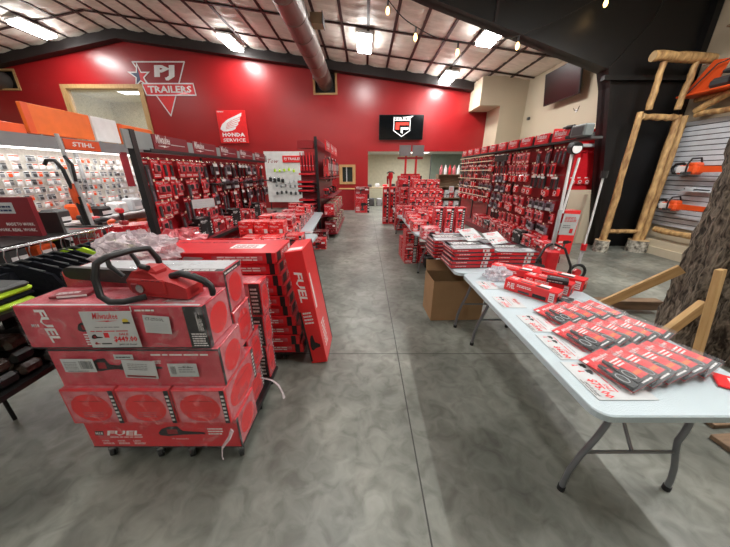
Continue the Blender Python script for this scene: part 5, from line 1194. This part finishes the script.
# far left gondola (end display)
def gondola_far():
    t = thing('display_gondola', 'tall dark red end display at the far left of the aisle', 'display rack', (-1.22, 7.4, 0)); L = 3.0
    MB().box((-.02, 0, 0), (.03, L, 2.48), 'maroon').build('center_panel', t); MB().box((-.03, -.04, 0), (.04, .0, 2.52), 'black').build('end_post', t)
    MB().box((-.42, .0, .1), (-.03, .04, 2.10), 'maroon').build('side_panel', t)
    MB().box((-.44, -.12, 2.24), (-.04, .02, 2.42), 'deep_red', .01).build('end_header', t)
    for k in range(3): y = .05+.98*k; mb = MB().box((.22, y, 2.22), (.25, y+.86, 2.46), 'red'); F = Face(mb, (.25, y, 2.22), (0, 1, 0), (0, 0, 1)); F.logo(.10, .05, .62, h=.15); mb.build('header_panel', t)
    for k in range(4): MB().box((.03, 0, .10+.48*k), (.46-.05*k, L, .13+.48*k), 'maroon').build('shelf', t)
    for k in range(7): MB().prism([(0, 0), (.34, .02), (.28, .40), (.05, .42)], (.14, .15+.42*k, 1.60), (0, 1, 0), (0, 0, 1), .12, ('red', 'maroon', 'black', 'red')[k % 4]).box((.27, .25+.42*k, 1.75), (.275, .36+.42*k, 1.92), 'white_print').build('hanging_case', t)
    for k in range(5): MB().tube([(-.38+.075*k, -.10, 2.16), (-.38+.075*k, -.10, 1.90), (-.38+.075*k, -.10, 1.74)], [.012, .016, .022], 'red', 8).tube([(-.38+.075*k, -.10, 1.86), (-.38+.075*k, -.10, 1.78)], .018, 'light_grey', 8).build('hanging_driver', t)
    MB().box((-.44, -.14, 1.64), (-.04, .0, 1.68), 'red').build('driver_shelf', t)
    for k in range(7):
        tag(MB().box((-.24, -.13, 0), (.16, .13, .055), 'maroon', .006).box((-.23, -.134, .012), (.15, -.13, .040), 'red').build('flat_case', loc=(-1.44, 7.26, .70+.105*k+(.12 if k > 3 else 0))), 'flat dark red case on the end of the far left display, %s from the bottom' % nth(k), 'case', 'flat cases on the far left display')
    for k in range(7): MB().box((-.48, -.14, .68+.105*k+(.12 if k > 3 else 0)), (-.02, .0, .695+.105*k+(.12 if k > 3 else 0)), 'black').build('case_shelf', t)
    for k in range(7):
        for r_ in range(2):
            POOL.put('h_bundle' if k % 2 else 'h_slimred', lambda: hang_proto('bundle'), (-1.02, 7.55+.4*k, 2.1-.38*r_), PI, '%s on aisle side of far left display, %s row, %s from near' % ('dark bundle' if k % 2 else 'slim red card', nth(r_), nth(k)), 'packages hanging on the far left display')
    for k in range(6):
        carton(.34, .26, .28, 'gen', (-.97, 7.62+.48*k, .615), rad(90), 'carton on middle shelf of far left display, %s from near end' % nth(k), seed=430+k % 2, group='cartons on the far left display', base=('red', 'tan')[k % 2])
        carton(.34, .30, .30, 'gen', (-.95, 7.62+.48*k, .135), rad(90), 'carton on lowest shelf of far left display, %s from near end' % nth(k), seed=432+k % 2, group='cartons on the far left display', base=('deep_red', 'tan')[k % 2])
        if k < 5: cordless('cordless_drill', 'tool on upper shelf of far left display, %s from near end' % nth(k), (-1.03, 7.6+.5*k, 1.095), .8*k, 'red' if k % 2 == 0 else 'black', .9)
gondola_far()
# white display board behind
t = thing('display_board', 'white board with a red PJ TRAILERS banner and yellow-green gear hung on it', 'display board', (-3.75, 13.6, 0))
mb = MB().box((-.90, 0, .35), (.95, .04, 2.60), 'white'); mb.build('board', t)
mb = MB().box((-.06, -.03, 2.12), (.95, 0, 2.42), 'bright_red', .03); F = Face(mb, (-.06, -.03, 2.12), (1, 0, 0), (0, 0, 1)); F.text('PJ TRAILERS', .08, .08, .85, .14, 'white_print', .1, .02); mb.build('banner', t)
mb = MB(); F = Face(mb, (-.8, -.001, 1.9), (1, 0, 0), (0, 0, 1)); F.text('Tow', .05, .2, .5, .18, 'deep_red', .4, .0); mb.build('script_word', t)
for k in range(2): MB().box((-.84+1.7*k, .0, 0), (-.80+1.7*k, .04, .35), 'black').build('stand_leg', t)
HG = [('ratchet_strap', 'hi_vis', 6), ('hitch_mount', 'black', 8)]
c = 0
for r_, (z, mat, n, s) in enumerate([(1.85, 'hi_vis', 5, .09), (1.45, 'black', 4, .13), (1.15, 'grey', 7, .09), (.85, 'dark_grey', 7, .10), (1.35, 'light_grey', 4, .08)]):
    for k in range(n):
        x = (-3.75-.45+.22*k) if r_ != 4 else -3.55+.2*k
        if r_ == 1: x = -4.45+.19*k
        o = MB().box((-s/2, -.08, -s*1.4), (s/2, 0, 0), mat, .02).tube([(0, -.04, 0), (0, -.04, .04), (0, 0, .05)], .01, 'steel', 6).build('hitch_part', loc=(x, 13.595, z+RN.uniform(-.04, .04)))
        tag(o, 'small %s towing part on the white board, %s row, %s from left' % ({'hi_vis': 'yellow-green', 'black': 'black', 'grey': 'grey', 'dark_grey': 'dark', 'light_grey': 'pale'}[mat], nth(r_), nth(k)), 'hardware', 'towing parts on the white board')

# ------------------------------------------------------------------ middle distance on the right: banded stand, tall cartons, back room
t = thing('sign_stand', 'red upright stand with two square grey plates on top', 'stand', (1.42, 9.1, 0))
for s in (-.16, .16): MB().box((s-.03, -.02, 0), (s+.03, .02, 2.42), 'red').build('upright', t); MB().box((s*1.25-.175, -.05, 2.17), (s*1.25+.175, -.025, 2.47), 'grey').build('sign_plate', t)
MB().box((-.42, -.03, 2.08), (.36, .02, 2.14), 'deep_red').build('crossbar', t); MB().box((-.45, -.3, 0), (.45, .3, .05), 'deep_red').build('base', t); MB().box((-.3, -.02, 1.6), (.3, .02, 1.66), 'red').build('crossbar', t)
for k in range(2):
    for j in range(3): carton(.42, .34, .48, 'gen', (1.15+.45*k, 8.62, .001+.485*j), 0, 'large red carton stacked before the sign stand, %s column, %s from the floor' % (['left', 'right'][k], nth(j)), seed=440, group='large cartons before the sign stand')
for k in range(2): carton(.20, .3, 1.24, 'tallred', (.72+.22*k, 9.75, .001), 0, 'very tall red carton standing by the aisle, %s of two' % ['left', 'right'][k], seed=441+k, base='red')
t = thing('breaker_tool', 'red and black upright tool standing on the tall cartons by the aisle', 'power tool', (.86, 9.72, 1.245))
MB().tube([(0, 0, 0), (0, 0, .22), (0, 0, .3), (0, 0, .45)], [.03, .05, .09, .07], 'red', 10).build('body', t); MB().tube([(-.13, 0, .42), (-.05, 0, .47), (.05, 0, .47), (.13, 0, .42)], .02, 'black', 8).build('handle', t); MB().tube([(-.09, 0, .08), (-.10, 0, .34)], .03, 'deep_red', 8).build('side_handle', t)
carton(.62, .4, .80, 'gen', (-.12, 12.6, .001), 0, 'red display carton against the red wall beside the opening', seed=443); carton(.62, .38, .30, 'gen', (-.12, 12.6, .803), 0, 'dark red carton on top of the one by the opening', seed=444, base='deep_red')
t = thing('service_counter', 'tan counter in the back room beyond the opening', 'counter', (.9, 15.6, 0))
MB().box((-.9, -.3, .88), (2.6, .35, .94), 'tan').build('countertop', t)
for x in (-.8, .6, 2.4): MB().box((x, -.25, 0), (x+.06, .3, .88), 'dark_grey').build('support', t)
for k in range(7): tag(MB().box((-.12, -.1, 0), (.12, .1, .14+.04*(k % 2)), ('dark_grey', 'light_grey', 'red', 'black')[k % 4], .02).build('counter_item', loc=(.25+.42*k, 15.6, .942)), 'small machine part on the back room counter, %s from left' % nth(k), 'machine part', 'items on the back room counter')
for k in range(5): tag(MB().box((-.14, -.14, 0), (.14, .14, .40), ('dark_grey', 'grey', 'white')[k % 3], .04).cyl((-.15, 0, .12), (.15, 0, .12), .12, 'rubber', 14).build('push_mower', loc=(.35+.42*k, 15.15, 0)), 'small wheeled machine on the floor before the back counter, %s from left' % nth(k), 'machine', 'small machines before the back counter')
t = thing('wooden_shelf', 'brown wooden shelf unit in the opening holding pink-and-white packs', 'shelf', (3.95, 13.2, 0))
MB().box((-.62, 0, 0), (-.56, .4, 1.62), 'old_lumber').build('side_panel', t); MB().box((.56, 0, 0), (.62, .4, 1.62), 'old_lumber').build('side_panel', t); MB().box((-.56, .36, 0), (.56, .4, 1.62), 'old_lumber').build('back_panel', t)
for z in (.05, .55, 1.05, 1.58): MB().box((-.56, 0, z), (.56, .36, z+.035), 'old_lumber').build('shelf_board', t)
for k in range(5): tag(MB().tube([(0, 0, 0), (0, 0, .26), (0, 0, .32), (0, 0, .40)], [.07, .07, .03, .03], ('pink', 'white', 'red')[k % 3], 12).build('spray_bottle', loc=(3.50+.2*k, 13.38, 1.617)), 'pink or white bottle on top of the brown shelf unit, %s from left' % nth(k), 'bottle', 'bottles on the brown shelf')
for j in range(2):
    for k in range(4): carton(.22, .2, .34, 'gen', (3.60+.24*k, 13.35, .087+.5*j), 0, 'pack inside the brown shelf unit, %s shelf, %s from left' % (nth(j), nth(k)), seed=445+k % 2, group='packs inside the brown shelf unit', base=('red', 'light_grey')[k % 2])
mb = MB().box((0, 0, 0), (.22, .003, .28), 'paper'); F = Face(mb, (0, 0, 0), (1, 0, 0), (0, 0, 1)); F.lines(.03, .05, .16, .18, 4, 'red')
tag(mb.build('price_sign', loc=(3.9, 13.19, .82)), 'white price sheet on the brown shelf unit', 'sign')
tag(MB().box((-.35, -.3, 0), (.35, .3, .95), 'deep_red', .01).box((-.38, -.32, .95), (.38, .32, .98), 'wood').build('red_cabinet', loc=(-.85, 13.55, 0)), 'deep red cabinet below the small wood-framed window', 'cabinet')

# ------------------------------------------------------------------ bright accessory wall at far left
def gondola_white():
    t = thing('display_gondola', 'bright white accessory display with a grey header along the left', 'display rack', (-4.9, 2.4, 0)); L = 5.2
    MB().box((-.03, 0, .2), (0, L, 2.04), 'pegboard').build('pegboard', t)
    mb = MB().box((.22, 0, 2.03), (.26, L, 2.20), 'grey')
    mb.build('header_panel', t)
    for y, s in ((2.22, .60), (.55, .4)):
        mb = MB().box((.26, y, 2.04), (.275, y+s, 2.19), 'saw_orange'); F = Face(mb, (.275, y, 2.04), (0, 1, 0), (0, 0, 1)); F.text('STIHL', .12*s/.62, .045, .38*s/.62, .07, 'white_print', .1, .03); mb.build('brand_plate', t)
    MB().box((.10, .05, 2.01), (.18, L-.05, 2.03), 'led_small').build('light_strip', t)
    for y in (0, 1.3, 2.6, 3.9, 5.2): MB().box((0, y-.02, 0), (.04, y+.02, 2.03), 'light_grey').build('upright_post', t)
    for z in (.95, .55, .2): MB().box((0, 0, z), (.45, L, z+.03), 'white').build('shelf', t)
    area('display_strip_lamp', (-4.70, 5.0, 1.99), (.08, 4.9), 28, rot=(0, rad(-18), 0))
    # hanging small parts
    def sp(kind):
        def mk():
            col = {'w': 'white', 'o': 'saw_orange', 'g': 'grey', 'b': 'dark_grey'}[kind]
            o = MB().box((0, -.034, -.088), (.012, .034, 0), 'white' if kind != 'b' else 'light_grey', .002).box((.012, -.024, -.075), (.024, .024, -.03), col, .006).box((.0125, -.03, -.022), (.014, .03, -.008), 'saw_orange' if kind in 'ow' else 'dark_grey').build('small_part_pack'); return tag(o, '', 'package')
        return mk
    c = 0; rest = MB(); cols = {'w': 'white', 'o': 'saw_orange', 'g': 'grey', 'b': 'dark_grey'}
    spots = []
    for r_ in range(9):
        for k in range(52): spots.append((2.75+.092*k, r_, k))
    near = sorted(range(len(spots)), key=lambda q: spots[q][0]*1.0+RN.random()*.01)[:290]; near = set(near)
    for q, (y, r_, k) in enumerate(spots):
        if RN.random() < .06: continue
        y += RN.uniform(-.015, .015); z = 1.93-.108*r_; kd = RN.choice('wwwoggbbw'); dx = RN.uniform(.005, .08)
        if q in near:
            POOL.put('sp'+kd, sp(kd), (-4.90+dx, y, z), 0, 'small carded part, %s row from top, %s from near end, bright accessory display' % (nth(r_), nth(k)), 'small carded parts on the bright display')
        else:
            rest.box((-4.90+dx, y-.034, z-.088), (-4.885+dx, y+.034, z), 'white').box((-4.885+dx, y-.025, z-.075), (-4.872+dx, y+.025, z-.025), cols[kd])
    tag(rest.build('small_part_packs'), 'farther rows of tiny carded parts on the bright accessory display', 'packages', kind='stuff')
    for j, z in enumerate((.98, .58)):
        for k in range(13):
            y = 2.7+.36*k; m = ('saw_orange', 'white', 'dark_grey', 'black', 'light_grey')[(k*3+j) % 5]
            o = MB().box((-.12, -.12, 0), (.12, .12, .16+.04*(k % 3)), m, .03).box((.10, -.09, .03), (.122, .09, .09), 'white').build('parts_box', loc=(-4.65, y, z+.001)); tag(o, '%s parts box, %s shelf of bright display, %s from near end' % ({'saw_orange': 'orange', 'white': 'white', 'dark_grey': 'dark grey', 'black': 'black', 'light_grey': 'pale grey'}[m], ['upper', 'lower'][j], nth(k)), 'box', 'boxes on the shelves of the bright display')
gondola_white()
for nm, y0, y1, z0, z1, m, lab in (('topper_sign', 4.52, 5.57, 2.25, 2.66, 'orange', 'large blank orange panel standing above the bright display header'), ('topper_sign', 5.60, 6.14, 2.25, 2.66, 'white', 'pale glossy panel right of the large orange one'),
                            ('topper_sign', 6.17, 7.10, 2.25, 2.62, 'orange', 'orange panel next to the red display headers'), ('topper_sign', 2.9, 4.48, 2.205, 2.36, 'saw_orange', 'low orange panel at the far left edge above the grey header')):
    t = thing(nm, lab, 'sign', (-5.0, (y0+y1)/2, 2.2)); L = (y1-y0)/2
    mb = MB().box((-.03, -L, z0-2.2), (.03, L, z1-2.2), m, .01)
    if m != 'white': mb.box((.03, -L, z0-2.2), (.034, -L+.09, z1-2.2), 'saw_orange')
    mb.build('panel', t)
    for yy in (-L*.7, L*.7): MB().box((.0, yy-.015, -.16), (.02, yy+.015, z0-2.2), 'grey').build('support_post', t)
tag(MB().box((-.06, -.002, -.62), (.06, .002, 0), 'maroon').build('banner_strip', loc=(-4.62, 5.66, 2.06), rz=rad(50)), 'narrow dark red strip hanging left of the black display post', 'sign')
# floor-standing garden tools before it
t = thing('pole_saw', 'long grey pole saw with orange motor standing in front of the bright display', 'garden tool', (-2.97, 2.95, .712))
MB().tube([(0, 0, .0), (.0, 0, .35), (-.01, 0, .75)], .024, 'black', 10).build('lower_shaft', t); MB().tube([(.03, 0, .15), (0, 0, .8), (-.03, 0, 1.34)], .017, 'light_grey', 10).build('shaft', t)
MB().tube([(-.05, 0, .62), (-.05, 0, .70), (-.055, 0, .82), (-.05, 0, .88)], [.02, .042, .04, .022], 'saw_orange', 10).build('motor_housing', t)
MB().tube([(-.03, -.02, .45), (-.05, -.02, .85), (-.07, -.02, 1.02), (-.12, -.02, 1.10), (-.20, -.02, 1.10), (-.235, -.02, 1.06)], .017, 'black', 8).build('loop_handle', t)
MB().tube([(.02, -.02, .9), (.04, -.02, 1.06), (-.01, -.02, 1.14)], .014, 'black', 8).build('hose_guard', t)
t = thing('tool_stand', 'black stand with upright black tool tubes below the pole saw', 'stand', (-2.80, 2.95, 0))
MB().box((-.25, -.15, .68), (.25, .15, .71), 'black').box((-.02, -.02, .0), (.02, .02, .68), 'black').box((-.2, -.15, 0), (.2, .15, .03), 'black').build('base', t)
for k, (x, h) in enumerate(((.10, .45), (.22, .55))): MB().tube([(x, 0, .71), (x-.04*k, 0, .71+h)], .02, 'black', 8).build('tube_holder', t)
for k in range(5):
    t = cordless('small_power_tool', 'small tool on the display table below the bright accessory wall, %s from left' % nth(k), (-4.05+.24*k, 3.95-.12*k, .90), .7*k, ('black', 'red', 'black', 'saw_orange', 'black')[k], 1.0)
tag(MB().box((-.7, -.3, .84), (.75, .35, .899), 'light_grey').box((-.66, -.26, 0), (-.62, -.22, .84), 'black').box((.66, -.26, 0), (.70, -.22, .84), 'black').box((-.66, .26, 0), (-.62, .30, .84), 'black').box((.66, .26, 0), (.70, .30, .84), 'black').build('display_table', loc=(-3.62, 3.75, 0), rz=rad(-27)), 'grey display table in front of the bright accessory wall', 'table')

# ------------------------------------------------------------------ clothes rack and shelving at the left edge
t = thing('clothing_rack', 'steel rail of shirts below a maroon sign at the left edge', 'rack', (-2.12, 1.50, 0))
MB().tube([(.0, -.02, 1.27), (-.04, .82, 1.27)], .012, 'steel', 10).build('hang_rail', t)
for (x, y) in ((.0, .0), (-.04, .80)): MB().tube([(x-.45, y, .0), (x-.45, y, 1.27), (x, y, 1.27)], .012, 'black', 8).build('upright', t)
mb = MB().box((-.62, .43, 1.27), (-.20, .46, 1.54), 'maroon'); F = Face(mb, (-.62, .43, 1.27), (1, 0, 0), (0, 0, 1)); F.text('MADE TO WORK.', .20, .075, .20, .022, 'white_print', 0, .02); F.text('WORK. REAL. WORK.', .12, .035, .28, .022, 'white_print', 0, .02); F.rect(.14, .16, .30, .235, 'light_grey'); F.lines(.15, .17, .13, .05, 2, 'navy', e=.002); mb.build('sign_panel', t)
MB().box((-.62, .1, 1.235), (-.14, .8, 1.265), 'black').build('top_shelf', t)
MB().box((-.42, .56, 1.24), (-.18, .58, 1.42), 'dark_grey').build('side_panel', t)
def shirt(mat):
    def mk():
        t = thing('hanging_shirt', '', 'shirt')
        mb = MB(); prof = [(0, -.01), (.06, .01), (.20, -.06), (.27, -.22), (.22, -.27), (.18, -.18), (.17, -.34), (-.17, -.34), (-.18, -.18), (-.22, -.27), (-.27, -.22), (-.20, -.06), (-.06, .01)]
        mb.prism([(x, z) for x, z in prof], (0, .010, -.09), (1, 0, 0), (0, 0, 1), .020, mat); mb.tube([(0, 0, -.12), (0, 0, -.20), (0, 0, -.30), (0, 0, -.42)], [.10, .16, .165, .165], mat, 14, True, flat=.16); 
        if mat == 'cloth_black': mb.prism([(.17, -.08), (.205, -.06), (.27, -.22), (.24, -.25)], (0, .011, -.09), (1, 0, 0), (0, 0, 1), .022, 'cloth_black')
        mb.build('garment', t)
        MB().tube([(0, 0, .02), (.012, 0, .008), (0, 0, -.03), (0, 0, -.07)], .003, 'steel', 6).tube([(-.17, 0, -.13), (0, 0, -.07), (.17, 0, -.13)], .006, 'dark_grey', 6).build('hanger', t)
        return t
    return mk
for k in range(12):
    m = 'hi_vis' if k in (6, 10) else 'navy' if k == 9 else 'cloth_black'; u = k/11
    y = 1.53+.74*u; x = -2.12-.04*u
    POOL.put('shirt'+m, shirt(m), (x, y, 1.262), rad(14)+RN.uniform(-.06, .06), '%s shirt on the rail at the left edge, %s from near end' % ({'hi_vis': 'yellow-green', 'navy': 'navy', 'cloth_black': 'black'}[m], nth(k)), 'shirts on the clothing rail')
t = thing('display_shelving', 'black low shelving at the left edge with folded clothes and packs', 'shelf', (-2.35, 1.32, 0))
for z in (.60, 1.0): MB().box((-.7, -.32, z-.03), (.45, .16, z), 'black').build('shelf_board', t)
for (x, y) in ((-.68, -.30), (-.40, -.30), (-.68, .14), (-.40, .14)): MB().box((x-.02, y-.02, 0), (x+.02, y+.02, 1.0), 'black').build('post', t)
for k in range(4):
    m = ('dark_grey', 'hi_vis', 'cloth_black', 'hi_vis')[3-k]
    tag(MB().box((-.20, -.16, 0), (.20, .16, .03), m, .012).build('folded_shirt', loc=(-2.13, 1.30, 1.001+.031*k), rz=RN.uniform(-.1, .1)), '%s folded shirt in the pile at the left edge, %s from the bottom' % ({'dark_grey': 'grey', 'hi_vis': 'yellow-green', 'cloth_black': 'black'}[m], nth(k)), 'shirt', 'folded shirts')
for k in range(12):
    j_ = k//4; q_ = k % 4
    o = MB().box((-.13, -.055, 0), (.13, .055, .075), ('brown_pack', 'black')[(k+j_) % 2], .02).box((-.10, -.0565, .025), (.02, -.055, .055), 'grey').box((-.08, -.03, .075), (.06, .03, .0755), 'dark_grey').build('packed_clothing', loc=(-2.06-.02*j_, 1.07+.118*q_, .602+.077*j_), rz=RN.uniform(-.1, .1))
    tag(o, 'dark plastic-wrapped garment on the black shelf at left edge, %s layer, %s from camera' % (nth(j_), nth(q_)), 'package', 'wrapped garments on the low black shelving')
tag(MB().box((-.10, -.07, 0), (.10, .07, .004), 'orange').box((-.09, -.06, .004), (.09, .06, .006), 'paper').build('price_sign', loc=(-2.02, 1.10, .836), rot=(0, 0, .3)), 'white price card with orange edge on the low black shelving', 'sign')
mb = MB().box((-.11, -.002, 0), (.11, .012, .17), 'red', .003); F = Face(mb, (-.11, -.002, 0), (1, 0, 0), (0, 0, 1)); F.logo(.02, .07, .18, h=.06)
tag(mb.build('brand_sign', loc=(-2.30, 2.22, 1.10), rz=.2), 'small red sign with white logo at the end of the clothing rail', 'sign')
tag(MB().box((-.02, -.02, 0), (.02, .02, 1.10), 'black').box((-.12, -.12, 0), (.12, .12, .02), 'black').build('sign_post', loc=(-2.30, 2.25, 0)), 'thin black post holding the small red logo sign', 'post')
